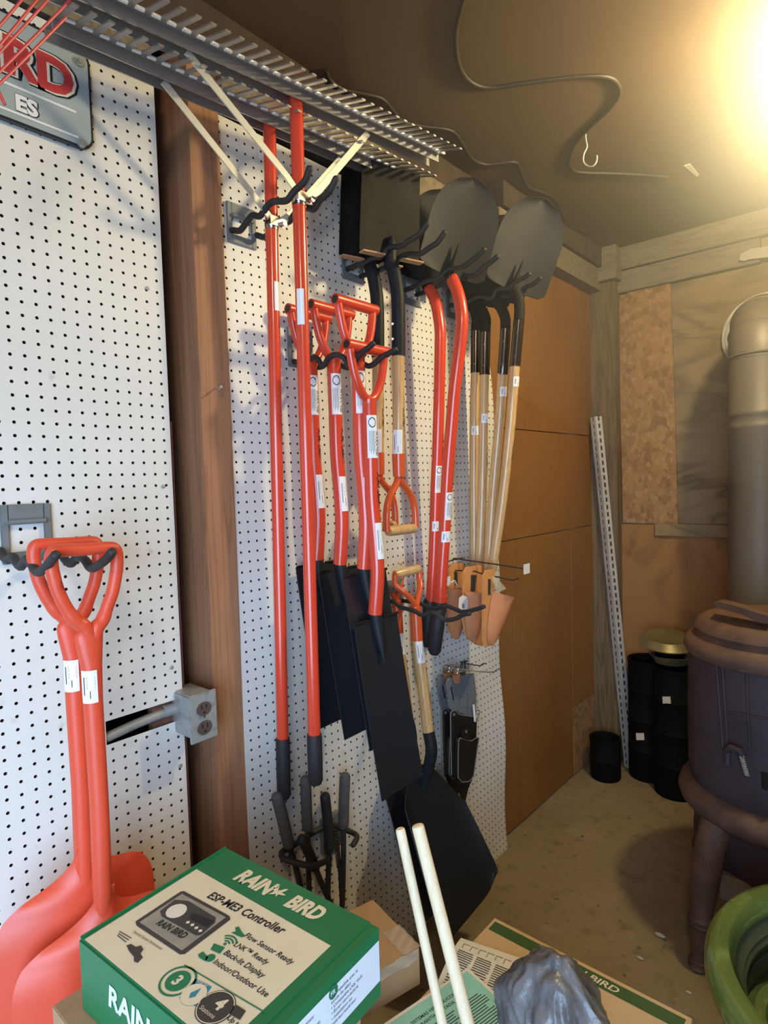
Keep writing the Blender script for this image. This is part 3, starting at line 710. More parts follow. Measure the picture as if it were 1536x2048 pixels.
WH = [
 ('wood handled round point shovel, closest to the pegboard of the four', [(940,608),(949,622),(953,640),(952,663),(951,744),(949,800),(948,900),(948,998),(949,1135)], (952,663),(951,746), 76.6, PX(938,602,y=76.6), PX(962,470,y=78)),
 ('wood handled round point shovel, second out from the pegboard', [(958,612),(968,628),(972,643),(971,663),(969,749),(967,850),(964,998),(958,1140)], (971,665),(969,750), 75.6, PX(956,606,y=75.6), PX(984,450,y=77)),
 ('wood handled round point shovel, third out from the pegboard', [(990,602),(1001,614),(1009,632),(1011,656),(1005,747),(998,850),(985,998),(976,1140)], (1011,658),(1004,748), 75.0, PX(984,594,y=75.4), PX(1018,432,y=77.4)),
 ('wood handled round point shovel, farthest out from the pegboard', [(1027,580),(1036,595),(1039,614),(1038,640),(1030,731),(1021,850),(1005,998),(984,1140)], (1038,641),(1030,733), 74.4, PX(1026,578,y=74.4), PX(1090,398,y=76.5))]
for i, (lab, path, f0, f1, yy, O, T) in enumerate(WH):
    t, pts = rp_shovel(lab, grpW, path, yy, .70, O, T, (.62,.78,0), 4.6, m_ash, 'varnished ash wood handle', ferr=(f0, f1), dish=1.0)
    fx = xof(pts)
    pz = [(955,852),(970,828),(1003,775),(1026,755)][i]
    sticker(t, on_tube(fx, yy, PX(*pz, y=yy).z, math.radians(-40+8*i), .69), 1.3, 1.2, 'price')
    if i in (1, 3): brand_text(t, on_tube(fx, yy, PX((976,1018)[i == 3], (892,878)[i == 3], y=yy).z, math.radians(20), .69), 0, .0, 4.0, sub='since 1885')

# ------------------------------------------------------------------ two wood-gripped scoop shovels (blade down)
def scoop_shovel(lab):
    Y = 58.6
    t = thing('scoop_shovel', lab, 'shovel', (8, 60, 2), 'black scoop shovels with wooden grips')
    nk = PX(831,1222,y=Y); sh0 = PX(834,1277,y=Y); sh1 = PX(857,1468,y=Y)
    g0 = PX(790,1149,y=Y-1.9); g1 = PX(838,1137,y=Y+1.9); 
    yk = MB().tube([nk+V((0,0,.6)), sh0+V((0,0,-.2))], [.70,.76], n=20)
    for s, g in ((-1, g0), (1, g1)):
        yk.tube(cr([nk+V((0,0,.2)), nk+V((0,s*.4,1.2)), V(((nk.x*.6+g.x*.4), nk.y*.25+g.y*.75, nk.z*.45+g.z*.55)), V((g.x,g.y,g.z-1.3)), g], 5), .34, n=14, flat=1.25)
    part('grip_yoke', yk, m_redo, t, 'orange-brown painted yoke')
    part('grip', MB().tube([g0, g0.lerp(g1,.1), g0.lerp(g1,.5), g0.lerp(g1,.9), g1], [.5,.56,.58,.56,.5], n=20), m_ash, t, 'turned wooden grip')
    d_ = (g0-g1).normalized(); part('grip_rivet', MB().tube([g0, g0+d_*.12], [.46,.4], n=18), m_redo, t)
    part('shaft', MB().tube([sh0, sh0.lerp(sh1,.5), sh1], .70, n=24), m_ash, t, 'varnished ash wood shaft')
    part('socket', MB().tube(cr([sh1+V((0,0,.3)), PX(863,1500,y=Y), PX(857,1535,y=Y), PX(846,1570,y=Y), PX(845,1610,y=Y)], 5), [.74]*9+[.72]*4+[.66]*4+[.5,.4,.3,.2], n=20), m_steel, t, 'black steel socket')
    TL = PX(799,1606,y=53.2); TR = PX(920,1590,y=65.0); BR = PX(998,1768,y=66.2); BL = PX(876,1916,y=52.4)
    def fn(u, v):
        # u across (left to right), v down; shoulders rounded at the top, side walls turned up
        s = 2*u-1; vv = v
        lft = TL.lerp(BL, vv); rgt = TR.lerp(BR, vv)
        p = lft.lerp(rgt, u)
        sh = (1-v)**2.2*(abs(s)**2.2); topz = 4.6*(1-v)**3*(1-abs(s)**1.6)
        p = p+V((0,0,topz)) - V((0,0,sh*1.0))
        k = abs(s)**4
        if v > .8: q_ = ((v-.8)/.2)**2; p = p.lerp(lft.lerp(rgt, .5), q_*abs(s)**5*.16) + (TL-BL).normalized()*(q_*abs(s)**5*2.0)
        n = V((.90,-.12,.42))
        return p + n*(1.5*k-.5) - n*(.8*(1-v)*(1-s*s))
    b = part('scoop_blade', MB().shell(fn, 26, 26, .1), m_steel2, t, 'wide black dished blade')
    rb_ = MB()
    for (a, b0), (c, d) in (((862,1648),(932,1762)), ((832,1700),(880,1790))):
        p = PX(a, b0, y=59.6)+V((.25,0,0)); q = PX(c, d, y=59.6)+V((-.1,0,0)); rb_.tube([p, p.lerp(q,.1), p.lerp(q,.9), q], [.05,.22,.22,.05], n=10, flat=.6)
    fmx = lambda z: sh0.x+(sh1.x-sh0.x)*(sh0.z-z)/(sh0.z-sh1.z)
    brand_text(t, on_tube(fmx, Y, PX(850,1338,y=Y).z, math.radians(10), .71), 0, .2, 4.3)
    sticker(t, on_tube(fmx, Y, PX(838,1280,y=Y).z, math.radians(-28), .71), 2.7, 1.1, 'price')
    return t
sc1 = scoop_shovel('black scoop shovel with wooden D grip, hung in front of the other scoop shovel')
sc2 = copy_tree(sc1); sc2.location = sc1.location+V((-3.6,.6,.3))*IN; sc2['label'] = 'black scoop shovel with wooden D grip, mostly hidden behind its twin'

# ------------------------------------------------------------------ two red plastic grain scoops at left
def grain_scoop(lab, ystart):
    Y = 17.9; X0 = PX(200,1400,y=Y).x
    t = thing('grain_scoop', lab, 'scoop', (X0, Y, 20), 'red plastic scoops at left')
    Q = lambda a, b: PX(a, b, x=X0)
    fr = MB()
    fr.tube(cr([Q(106,1150), Q(102,1122), Q(106,1105), Q(122,1101), Q(168,1099), Q(216,1095), Q(230,1099), Q(234,1115), Q(233,1145)], 5), [.42]*41, n=16)
    fr.tube(cr([Q(106,1148), Q(114,1178), Q(130,1212), Q(150,1240), Q(170,1256), Q(186,1290)], 5), [.42]*13+[.46]*5+[.5]*5+[.45]*3, n=16)
    fr.tube(cr([Q(233,1142), Q(226,1180), Q(215,1212), Q(205,1240), Q(192,1258), Q(187,1290)], 5), [.42]*13+[.46]*5+[.5]*5+[.45]*3, n=16)
    part('handle_frame', fr, m_scoop, t)
    ctr = [(181,1256),(180,1258),(178,1263),(178,1272),(179,1290),(183,1330),(186,1400),(192,1500),(198,1600),(202,1700),(205,1790),(207,1840),(208,1880)]
    rad = [.5,.78,.86,.92,.86,.68,.63,.62,.61,.62,.6,.45,.1]; hz = [Q(*q) for q in ctr]
    mb = MB()
    fl = [.3,.4,.48,.52,.65,.85,.95,1,1,1,1,1,1]
    n = 24; vs = []
    for p, r, f in zip(hz, rad, fl):
        for k in range(n): a = 2*PI*k/n; vs.append(V((p.x+math.cos(a)*r*f, p.y+math.sin(a)*r, p.z)))
    fs = [(i*n+k, (i+1)*n+k, (i+1)*n+(k+1) % n, i*n+(k+1) % n) for i in range(len(hz)-1) for k in range(n)]+[tuple(range(n)), tuple(range(len(hz)*n-1, (len(hz)-1)*n-1, -1))]
    mb.add(vs, fs); part('shaft', mb, m_scoop, t)
    zt = Q(202,ystart).z; yc = hz[9].y+.05
    def wdt(v):
        if v < .13: return .6+2.6*(v/.13)**3
        if v < .26: return 3.2+2.3*math.sqrt(max(0, 1-(1-(v-.13)/.13)**2))
        return 5.5+.5*(v-.26)
    def fn(u, v):
        s = 2*u-1; z = zt-v*22; k = min(1, v*6)
        return V((X0+.25-1.9*abs(s)**1.7*k+1.3*v, yc+s*wdt(v), z))
    part('scoop_blade', MB().shell(fn, 30, 60, .16), m_scoop, t)
    fm = on_tube(X0, hz[6].y, Q(188,1335).z, math.radians(-42), .64)
    sticker(t, fm, 2.2, 1.1, 'price')
    return t, X0
g1_, gx = grain_scoop('red plastic grain scoop, the one in front facing the room', 1775)
g2_, gx = grain_scoop('red', 1722); g2_.location = g1_.location+V((-2.5,-.15,.3))*IN; g2_['label'] = 'red plastic grain scoop, the one tucked behind against the pegboard'

# ------------------------------------------------------------------ leather holsters on a wire hook
wh = thing('wire_hook', 'wire peg hook with silver price plate holding the tan leather holsters', 'hook', (1,71.5,46))
part('lower_wire', MB().tube(trace([(880,1139),(898,1141),(945,1142),(965,1148),(1000,1155),(1022,1160),(1034,1158),(1038,1156)], 3, y=71.4), .1, n=8), m_hook, wh)
part('upper_wire', MB().tube(trace([(900,1124),(908,1117),(930,1120),(980,1127),(1045,1137)], 3, y=72.4), .1, n=8), m_hook, wh)
part('cross_wire', MB().tube([PX(895,1124,x=1.4), PX(905,1120,x=1.4), PX(925,1116,x=1.4)], .1, n=8), m_hook, wh)
q = PX(1053,1138,y=72.4)
part('price_plate', MB().obox(q+V((0,-.8,-.62)), V((.0,1.6,0)), V((0,0,1.3)), V((.06,0,0))), m_lip, wh, 'silver price plate')
def holster(lab, xp, dy, pts_back, pouch, tag=None, film=None):
    """back panel outline traced on the plane x = xp and a rounded pouch standing proud of it"""
    bk = [PX(a, b, x=xp) for a, b in pts_back]
    t = thing('leather_holster', lab, 'holster', (xp, bk[0].y, min(q.z for q in bk)), 'tan leather holsters on the wire hook')
    part('belt_panel', MB().prism(bk, (-.22,0,0)), m_leab, t, 'pale orange leather back panel')
    (lx, ly), (rx, ry), (bx, by), tw = pouch
    L = PX(lx, ly, x=xp); R = PX(rx, ry, x=xp); B = PX(bx, by, x=xp)
    def fn(u, v):
        top = L.lerp(R, u); c = L.lerp(R, .5).lerp(B, v); f = math.sqrt(max(0, 1-v**2.4))*.9+.1*(1-v)+.02
        y = c.y+(u-.5)*(R.y-L.y)*f; z = top.z+(B.z-top.z)*v
        return V((xp+.03+tw*math.sin(PI*u)*(1-v*.75), y, z))
    p = part('pouch', MB().shell(fn, 16, 14, .13), m_lea, t, 'reddish brown pouch')
    part('pouch_mouth', MB().tube([fn(k/16, 0) for k in range(17)], .13, n=8), m_lea, p)
    return t
h1 = holster('tan leather holster, closest to the pegboard with a white tag', 1.6, 0,
    [(898,1140),(905,1128),(925,1126),(932,1140),(932,1175),(924,1185),(918,1275),(908,1277),(898,1262),(894,1190)], ((892,1178),(930,1180),(911,1277), 1.7))
h2 = holster('tan leather holster in the middle with a white tag at its left', 4.6, 0,
    [(926,1200),(927,1145),(934,1134),(962,1130),(968,1140),(968,1190),(962,1260),(944,1283),(932,1270),(925,1235)], ((930,1185),(968,1188),(944,1283), 1.9))
h3 = holster('tan leather holster, farthest out, with a wide mouthed pouch', 8.2, 0,
    [(966,1200),(966,1152),(974,1141),(988,1138),(990,1150),(986,1240),(980,1290),(972,1296),(966,1280)], ((984,1186),(1017,1198),(980,1290), 1.8))
for hh, sl_ in ((h1, [(908,1143),(915,1144),(915,1170),(909,1170)]), (h2, [(942,1150),(953,1150),(950,1183),(941,1182)]), (h3, [(976,1158),(981,1158),(981,1190),(976,1190)])):
    x_ = LOC[hh.name].x+.02; part('belt_slot', MB().prism([PX(a, b, x=x_) for a, b in sl_], (.03,0,0)), m_drk, hh, 'dark slot cut in the panel')
mb = MB().prism([PX(a, b, x=5.2) for a, b in ((918,1196),(925,1190),(934,1194),(936,1202),(935,1222),(925,1224),(917,1214))], (.03,0,0))
tg = part('price_tag', mb, m_wht, h2, 'white hanging price tag'); mb = MB()
g = lambda u, v: PX(u, v, x=5.25)
for k in range(5): rect(mb, g, 924+k*1.1, 1208, 924.6+k*1.1, 1216)
part('barcode', mb, m_ink, tg)
part('price_tag', MB().prism([PX(a, b, x=2.2) for a, b in ((893,1154),(900,1152),(902,1170),(892,1172))], (.03,0,0)), m_wht, h1)
part('tag_string', MB().tube(trace([(903,1165),(909,1161),(914,1170),(922,1174)], 3, x=2.6), .16, n=6, flat=.4), m_pap, h1, 'cream ribbon')
part('clear_wrap', MB().prism([PX(a, b, x=8.6) for a, b in ((984,1152),(994,1156),(1012,1177),(1000,1184),(986,1166))], (.02,0,0)), m_film, h3)
solo('leather_holster', MB().prism([PX(a, b, x=3.3) for a, b in ((944,1200),(966,1195),(966,1285),(958,1291),(948,1288),(944,1278))], (.5,0,0)), m_lea, 'dark brown leather holster wedged behind, only its lower tip showing', 'holster', 'tan leather holsters on the wire hook')

# ------------------------------------------------------------------ black pruner holsters on the lower wire hook
wh2 = thing('wire_hook', 'thin double wire hook holding the black pruner holsters', 'hook', (1,72,32))
part('long_wire', MB().tube(trace([(908,1336),(925,1339),(955,1343),(985,1344),(992,1340),(998,1337)], 3, y=71.0), .085, n=8), m_zinc, wh2)
part('short_wire', MB().tube(trace([(925,1330),(930,1327),(955,1331),(961,1331),(967,1327),(973,1328)], 3, y=72.6), .085, n=8), m_hook, wh2)
part('wire_frame', MB().tube([PX(922,1325,x=1.2), PX(935,1322,x=1.2)], .09, n=8).tube([PX(922,1338,x=1.2), PX(923,1325,x=1.2)], .09, n=8).tube([PX(930,1337,x=1.2), PX(930,1322,x=1.2)], .09, n=8), m_hook, wh2)
def pruner(lab, xp, dx, full=True):
    t = thing('pruner_holster', lab, 'holster', PX(925+dx,1600,x=xp), 'black pruner holsters on the wire hook')
    Pq = lambda l, **k: [PX(a+dx, b, x=k.get('x', xp)) for a, b in l]
    back = [(892,1355),(902,1348),(945,1346),(950,1400),(951,1470),(945,1555),(935,1575),(926,1606),(918,1590),(905,1552),(903,1440),(893,1412),(890,1375)]
    part('belt_flap', MB().prism(Pq([(890,1368),(896,1355),(945,1346),(950,1390),(949,1436),(920,1426),(905,1424),(896,1415)]), (.25,0,0)), m_denim, t, 'grey heathered cloth flap')
    part('sheath_body', MB().prism(Pq([(902,1424),(910,1420),(922,1430),(946,1432),(950,1440),(948,1500),(940,1560),(934,1572),(926,1606),(920,1592),(906,1552),(904,1500)]), (.32,0,0)), m_bl, t)
    pk = Pq([(911,1480),(914,1474),(925,1478),(937,1480),(946,1474),(952,1474),(948,1500),(941,1550),(932,1561),(918,1562),(910,1553),(910,1520)], x=xp+.5)
    p = part('front_pocket', MB().prism(pk, (.5,0,0)), m_bl, t, 'rounded black front pocket')
    pp_ = [q+V((.5,0,0)) for q in pk]; part('piping', MB().tube(pp_+[pp_[0]], .08, n=8), m_stit, p)
    part('edge_piping', MB().tube(cr(Pq([(903,1550),(901,1440),(903,1424),(911,1421),(920,1429),(946,1433)], x=xp+.35), 3), .09, n=8), m_stit, t)
    tab = Pq([(922,1466),(924,1458),(932,1454),(940,1459),(942,1476),(932,1483),(923,1478)], x=xp+.95)
    tb = part('closing_tab', MB().prism(tab, (.12,0,0)), m_bl, t); c = PX(932+dx,1463,x=xp+1.1)
    part('snap', MB().tube([c, c+V((.12,0,0))], .2, n=12), m_stit, tb)
    c = PX(908+dx,1429,x=xp+.35); part('rivet', MB().tube([c, c+V((.1,0,0))], .22, n=12), m_stit, t)
    part('slit', MB().prism(Pq([(901,1374),(903,1374),(908,1400),(906,1401)], x=xp+.28), (.02,0,0)), m_ink, t)
    lp = part('hanging_loop', MB().prism(Pq([(904,1348),(911,1345),(919,1347),(919,1362),(915,1368),(909,1366)], x=xp+.3), (.12,0,0)), m_lea, t, 'tan leather loop')
    rg = [PX(910+dx+7*math.cos(a), 1341+8*math.sin(a), x=xp+.45) for a in [2*PI*k/20 for k in range(21)]]
    part('ring', MB().tube(rg, .09, n=8), m_zinc, lp)
    return t
pr1 = pruner('black leather pruner holster with grey cloth flap, frontmost on the lower hook', 3.4, 0)
c = [PX(a, b, x=3.9) for a, b in ((945,1409),(949,1409),(952,1443),(948,1444))]
part('paper_tag', MB().prism(c, (.03,0,0)), m_wht, pr1)
part('tag_pin', MB().tube(trace([(951,1422),(959,1421),(957,1432),(954,1439),(951,1438)], 3, x=3.9), .05, n=6), m_ink, pr1)
pr2 = copy_tree([q for q in bpy.data.objects if q.name == pr1.name][0]); pr2.location = pr1.location+V((-1.5,.1,-.1))*IN
for ch in [q for q in bpy.data.objects if q.parent == pr2 and q.name.split('.')[0] in ('paper_tag', 'tag_pin')]: bpy.data.objects.remove(ch)
pr2['label'] = 'black leather pruner holster behind the front one, seen only as a left edge'
solo('plastic_sleeve', MB().prism([PX(a, b, x=.9) for a, b in ((887,1338),(900,1328),(940,1331),(954,1332),(958,1390),(965,1440),(975,1525),(958,1540),(944,1530),(900,1500))], (.04,0,0)), m_film,
     'clear yellowed plastic sleeve hanging behind the black pruner holsters', 'packaging')

# ------------------------------------------------------------------ bottom bracket with gripped hand tools
br = thing('tool_bracket', 'bent black iron bracket low on the pegboard holding hand tools', 'bracket', (3, 43, 18))
part('bent_bar', MB().tube(cr([PX(706,1690,x=5.2), PX(714,1675,x=4.6), PX(708,1667,x=3.4), PX(686,1658,x=2.0), PX(666,1650,x=1.6), PX(646,1655,x=1.6), PX(612,1674,x=1.6), PX(582,1694,x=1.7), PX(564,1704,x=2.2), PX(566,1716,x=3.1), PX(583,1723,x=4.1), PX(617,1731,x=5.2), PX(639,1728,x=5.4), PX(659,1718,x=5.2)], 5), .30, n=12, round_end=True), m_hook, br)
part('wall_plate', MB().bbox((wall_warp(46,20)+.02,44.6,18.5), (1.5,47.4,22.5), .1), m_plate, br)
def handtool(lab, xp, grip, shaft, r0, mg, extra=None, taper=False):
    g_ = [PX(a, b, x=xp) for a, b in grip]; s_ = [PX(a, b, x=xp) for a, b in shaft]
    t = thing('hand_tool', lab, 'hand tool', s_[-1], 'long handled hand tools in the low bracket')
    part('grip', MB().tube(cr(g_, 4), r0, n=18, round_end=True), mg, t)
    part('shank', MB().tube(cr(s_, 4), [.3]*(4*(len(s_)-1)+1) if not taper else [.34-.014*k for k in range(4*(len(s_)-1)+1)], n=12), m_hook, t)
    return t
handtool('grey gripped hand tool leaning left in the bracket', 3.0, [(554,1594),(565,1636),(577,1688)], [(576,1684),(588,1722),(600,1770),(610,1830)], .60, m_grip)
handtool('grey gripped hand tool standing upright, second from left in the bracket', 2.4, [(611,1560),(613,1610),(615,1655)], [(615,1652),(616,1700),(618,1770),(620,1830)], .58, m_grip)
handtool('glossy black gripped hand tool in the middle of the bracket', 3.4, [(650,1593),(654,1630),(658,1670),(658,1700)], [(658,1695),(657,1740),(656,1790),(656,1850)], .55, m_blk)
handtool('black gripped hand tool slanting down to the right in the bracket', 4.4, [(604,1678),(616,1702),(630,1735)], [(628,1730),(648,1778),(668,1820),(690,1860)], .52, m_blk)
ht = handtool('rightmost grey gripped hand tool beside a coil spring', 3.4, [(690,1553),(688,1600),(687,1650)], [(687,1648),(687,1700),(686,1760),(684,1830)], .60, m_grip)
sp = []
for k in range(120):
    f = k/119; c = PX(669+9*f, 1652+85*f, x=3.6); a = k*2*PI/9; sp.append(c+V((.22*math.cos(a), .22*math.sin(a), 0)))
part('coil_spring', MB().tube(sp, .06, n=6), m_hook, ht, 'coil spring')
part('second_arm', MB().tube(trace([(672,1660),(678,1720),(682,1790),(684,1830)], 4, x=3.6), .2, n=10), m_hook, ht)

# ------------------------------------------------------------------ ceiling things
def cable(lab, pts, r):
    solo('ceiling_cable', MB().tube(trace(pts, 5, z=105-r), r, n=8), m_cable, lab, 'cable', 'cables on the ceiling')
cable('dark cable looping across the ceiling above the metal hook', [(932,-20),(920,25),(912,65),(914,110),(925,145),(948,168),(985,176),(1040,168),(1100,160),(1170,153),(1215,154),(1236,168),(1238,192),(1215,222),(1180,255),(1152,285),(1139,318),(1144,338),(1165,345),(1230,347),(1290,350),(1335,354)], .23)
cable('dark cable snaking down the ceiling towards the corner post', [(652,140),(662,162),(690,180),(730,188),(765,198),(785,220),(805,242),(840,252),(890,258),(912,268),(930,295),(945,318),(975,329),(1028,324),(1042,342),(1055,372),(1085,385),(1110,398),(1124,425),(1137,450),(1180,467)], .21)
hk = PX(1171,268,z=104.9)
sh = [hk, PX(1174,292,z=103), PX(1168,306,y=hk.y)]
yh = hk.y
solo('ceiling_hook', MB().tube(cr([hk+V((0,0,.1)), PX(1172,280,y=yh), PX(1174,294,y=yh), PX(1168,308,y=yh), PX(1167,323,y=yh), PX(1175,332,y=yh), PX(1186,332,y=yh), PX(1193,323,y=yh), PX(1194,311,y=yh)], 5), .1, n=8), m_alu2, 'bright wire hook hanging from the ceiling inside the cable loop', 'hook')
a = PX(1384,335,z=104.9)
solo('paper_scrap', MB().prism([PX(x_, y_, z=104.8) for x_, y_ in ((1368,332),(1380,328),(1398,350),(1394,354))], (0,0,.08)), m_pap, 'small pale scrap stuck to the ceiling near the lamp', 'scrap')
lf = thing('ceiling_lamp', 'bare lit bulb in a holder on the ceiling at right', 'lamp', (LAMP.x, LAMP.y, 105))
lx, ly = LAMP.x+4.5, LAMP.y-2
part('holder', MB().lathe([(0,105),(2.2,105),(2.2,104.2),(1.2,103.6),(1.0,102.4),(0,102.4)], (lx,ly), 24), m_wht, lf)
part('bulb', MB().lathe([(0.01,98.6),(.7,98.8),(1.15,99.5),(1.2,100.3),(.9,101.2),(.6,102.0),(.55,102.6)], (lx,ly), 24), m_glow, lf)
# little paper remnants and a bolt on the back wall beam
solo('torn_paper', MB().prism([PX(x_, y_, y=YB-2.3) for x_, y_ in ((1478,520),(1482,508),(1500,498),(1536,492),(1560,488),(1560,512),(1520,516),(1500,518),(1488,522))], (0,.08,0)), m_stone, 'torn pale paper stuck to the beam on the back wall', 'paper')
for (a, b), r_, lab in (((343,1335), .17, 'small corroded screw head in the left pegboard just above the outlet box'), ((360,1532), .2, 'small corroded screw head in the left pegboard below the outlet box'), ((326,973), .18, 'small grey screw head near the right edge of the left pegboard'), ((294,577), .17, 'small dark screw head high on the left pegboard by the post')):
    c = PX(a, b, x=.02); solo('screw_head', MB().tube([c, c+V((.07,0,0)), c+V((.11,0,0))], [r_, r_, r_*.6], n=10), m_gbox, lab, 'screw', 'screw heads in the pegboard')
# nail in the wall post
c = PX(433,775,x=.35)
solo('bent_nail', MB().tube([c, c+V((.9,-.15,-.1)), c+V((1.1,-.5,-.35))], .07, n=8).tube([c+V((.85,-.1,-.06)), c+V((.95,-.12,-.06))], .15, n=8), m_gbox, 'small bent nail sticking out of the wooden post', 'nail')

# ------------------------------------------------------------------ stove and pipe
SXc, SYc, KS = 38.3, 88.0, .93
def sk(p): return [(r*KS, 60-(60-z)*KS) for r, z in p]
stv = thing('wood_stove', 'round rusty cast iron wood stove on turned legs', 'stove', (SXc, SYc, 0))
part('stove_body', MB().lathe(sk([(0,17.2),(10.2,17.2),(10.7,18.0),(10.95,20),(11.0,28),(10.9,35),(10.5,36.2),(0,36.2)]), (SXc,SYc), 72), m_iron, stv)
part('base_skirt', MB().lathe(sk([(0,13.6),(9.6,13.6),(11.2,14.2),(12.0,15.0),(12.25,15.8),(12.0,16.7),(11.5,17.3),(10.7,17.8),(9,17.9)]), (SXc,SYc), 72), m_rust, stv, 'brown rusty base ring')
part('lower_body', MB().lathe(sk([(8.2,6.5),(9.4,8.5),(10.2,11.5),(10.3,13.8)]), (SXc,SYc), 72), m_iron, stv)
part('lid', MB().lathe(sk([(10.3,35.2),(11.2,35.4),(11.5,36.0),(11.4,36.8),(10.9,37.4),(10.2,37.7),(9.9,38.1),(10.2,38.7),(9.9,39.5),(9.0,40.1),(7.0,40.6),(0,40.8)]), (SXc,SYc), 72), m_rust, stv, 'stepped rusty top')
mb = MB()
def ongx(px, py, e=.0): return PXc(px, py, SXc, SYc, 11.02*KS+e)
for a, b in (((1432,1322),(1446,1500)), ((1444,1325),(1456,1505)), ((1493,1338),(1499,1500)), ((1458,1424),(1536,1438))):
    p = [ongx(a[0]+(b[0]-a[0])*k/8, a[1]+(b[1]-a[1])*k/8) for k in range(9)]; mb.tube(p, .16, n=8)
part('door_frame', mb, m_iron, stv)
part('vent_slot', MB().tube([ongx(1531,1545,.02), ongx(1533,1578,.02)], .45, n=4), m_ink, stv, 'dark air slot')
part('door_latch', MB().tube([ongx(1452,1502,.3), ongx(1462,1494,.9), ongx(1480,1502,1.2), ongx(1486,1515,.9)], .32, n=10).tube([ongx(1455,1500,.2), ongx(1455,1530,.3)], .3, n=8), m_iron, stv)
sp = []
for k in range(70):
    f = k/69; c = ongx(1483+11*f, 1512+38*f, 1.3); sp.append(c+V((.22*math.cos(k), .22*math.sin(k), 0)))
part('spring_handle', MB().tube(sp, .06, n=6), m_gbox, stv)
part('lid_lifter', MB().prism([PXc(a, b, SXc, SYc, 7.9) for a, b in ((1427,1207),(1440,1204),(1480,1215),(1536,1232),(1536,1247),(1520,1246),(1480,1228),(1430,1214))], (0,2.2,.0)), m_rust, stv, 'bent metal strap lying on the top')
foot = PX(1396,1936,z=0)
def leg(fx, fy):
    d = V((SXc-fx, SYc-fy, 0)); d = d.normalized()*(d.length-8.6); t = V((fx, fy, 0)); mbl = MB()
    pr = [(0,.0,.9),(0,.3,1.15),(0.01,.7,.85),(.02,1.0,1.1),(.03,1.3,.75),(.05,3.0,.95),(.09,4.8,1.2),(.10,5.1,1.45),(.105,5.3,1.15),(.11,5.6,1.5),(.115,5.9,1.2),(.12,6.2,1.5),(.13,6.8,1.25),(.2,9,1.5),(.32,12,1.65),(.5,15.0,1.7),(.75,17.6,1.9)]
    mbl.tube([t+d*a+V((0,0,h)) for a, h, r in pr], [r for a, h, r in pr], n=18, up=(0,1,0)); return mbl
fx, fy = foot.x, foot.y
for k in range(4):
    dx, dy = fx-SXc, fy-SYc; a = k*PI/2
    part('leg', leg(SXc+dx*math.cos(a)-dy*math.sin(a), SYc+dx*math.sin(a)+dy*math.cos(a)), m_rust, stv)
part('front_apron', MB().obox(PX(1440,1746,y=80.2)+V((0,0,-3.2)), V((13,0,0)), V((0,.8,0)), V((0,0,3.2))), m_conc, stv, 'brown apron between the front legs')
pc = (33.1, 106)
fp = thing('stove_pipe', 'brown round stove pipe with elbow running into the back wall', 'pipe', (pc[0], pc[1], 38))
prf = [(4.0,26),(4.0,38),(4.35,38.2),(4.35,39.0),(4.0,39.4),(4.0,66.0),(4.1,66.2),(4.1,66.7),(4.0,66.9),(4.0,67.9),(4.12,68.1),(4.12,68.6),(4.0,68.8),(4.0,76.6)]
part('vertical_pipe', MB().lathe(prf, pc, 48), m_pipe, fp)
part('flue_stub', MB().tube([(38.0,96.5,29.5), (33.4,105,29.5)], 3.6, n=32), m_pipe, fp)
el = [V((pc[0], pc[1], 76.4))]; R_ = 6.5
for k in range(0, 10):
    a = k*10; el.append(V((pc[0]-.5*(a/90)**2, pc[1]+R_*(1-math.cos(math.radians(a))), 76.6+R_*math.sin(math.radians(a)))))
el.append(V((30.9, YB-.1, 84.0)))
part('elbow', MB().tube(el, 4.05, n=40, cap=False), m_pipe, fp)
mb = MB()
for i in (1, 4, 7, 10):
    d = (el[min(i+1, len(el)-1)]-el[i-1]).normalized(); mb.tube([el[i]-d*.2, el[i], el[i]+d*.2], [4.06,4.22,4.06], n=40, cap=False)
part('elbow_seam', mb, m_pipe, fp)
cr_ = MB(); ce_ = V((30.9, 0, 84.0))
def ring(r0, r1, y0, y1, n=60):
    vs = [V((ce_.x+r*math.cos(2*PI*k/n), y, ce_.z+r*math.sin(2*PI*k/n))) for r, y in ((r0,y0),(r1,y0),(r1,y1),(r0,y1)) for k in range(n)]
    cr_.add(vs, [(j*n+k, j*n+(k+1) % n, ((j+1) % 4)*n+(k+1) % n, ((j+1) % 4)*n+k) for j in range(4) for k in range(n)])
ring(4.4, 6.8, YB-.45, YB-.05); ring(6.5, 7.0, YB-1.0, YB-.1)
cl_ = part('wall_collar', cr_, m_angle, fp, 'bright metal collar at the wall')
tb_ = MB()
for k in range(40):
    a = 2*PI*k/40; c = V((ce_.x+4.9*math.cos(a), YB-.5, ce_.z+4.9*math.sin(a))); tb_.tube([c, c+V((1.1*math.cos(a),-.05,1.1*math.sin(a)))], .17, n=6)
part('collar_crimp', tb_, m_angle, cl_)

# ------------------------------------------------------------------ slotted angle, black pots and pans in the corner
an0 = PX(1259,1538,z=0); an1 = PX(1190,833,y=121.5)
sa = MB(); dr = an1-an0; L = dr.length; dr.normalize(); wx_ = V((.5,.87,0)); wx_ = (wx_-dr*wx_.dot(dr)).normalized(); wy_ = V((-.87,.5,0)); wy_ = (wy_-dr*wy_.dot(dr)).normalized()
def strip(o, a, w0, w1, l0, l1): sa.obox(o+dr*l0+a*w0, dr*(l1-l0), a*(w1-w0), a.cross(dr)*.09)
for a in (wx_, wy_):
    strip(an0, a, 0, .55, 0, L); strip(an0, a, 1.0, 1.55, 0, L); k = 0
    while k*1.5+.55 < L: strip(an0, a, .5, 1.05, k*1.5, k*1.5+.62); k += 1
solo('slotted_angle', sa, m_angle, 'galvanised slotted steel angle leaning in the corner by the post', 'metal bar', smooth=0)
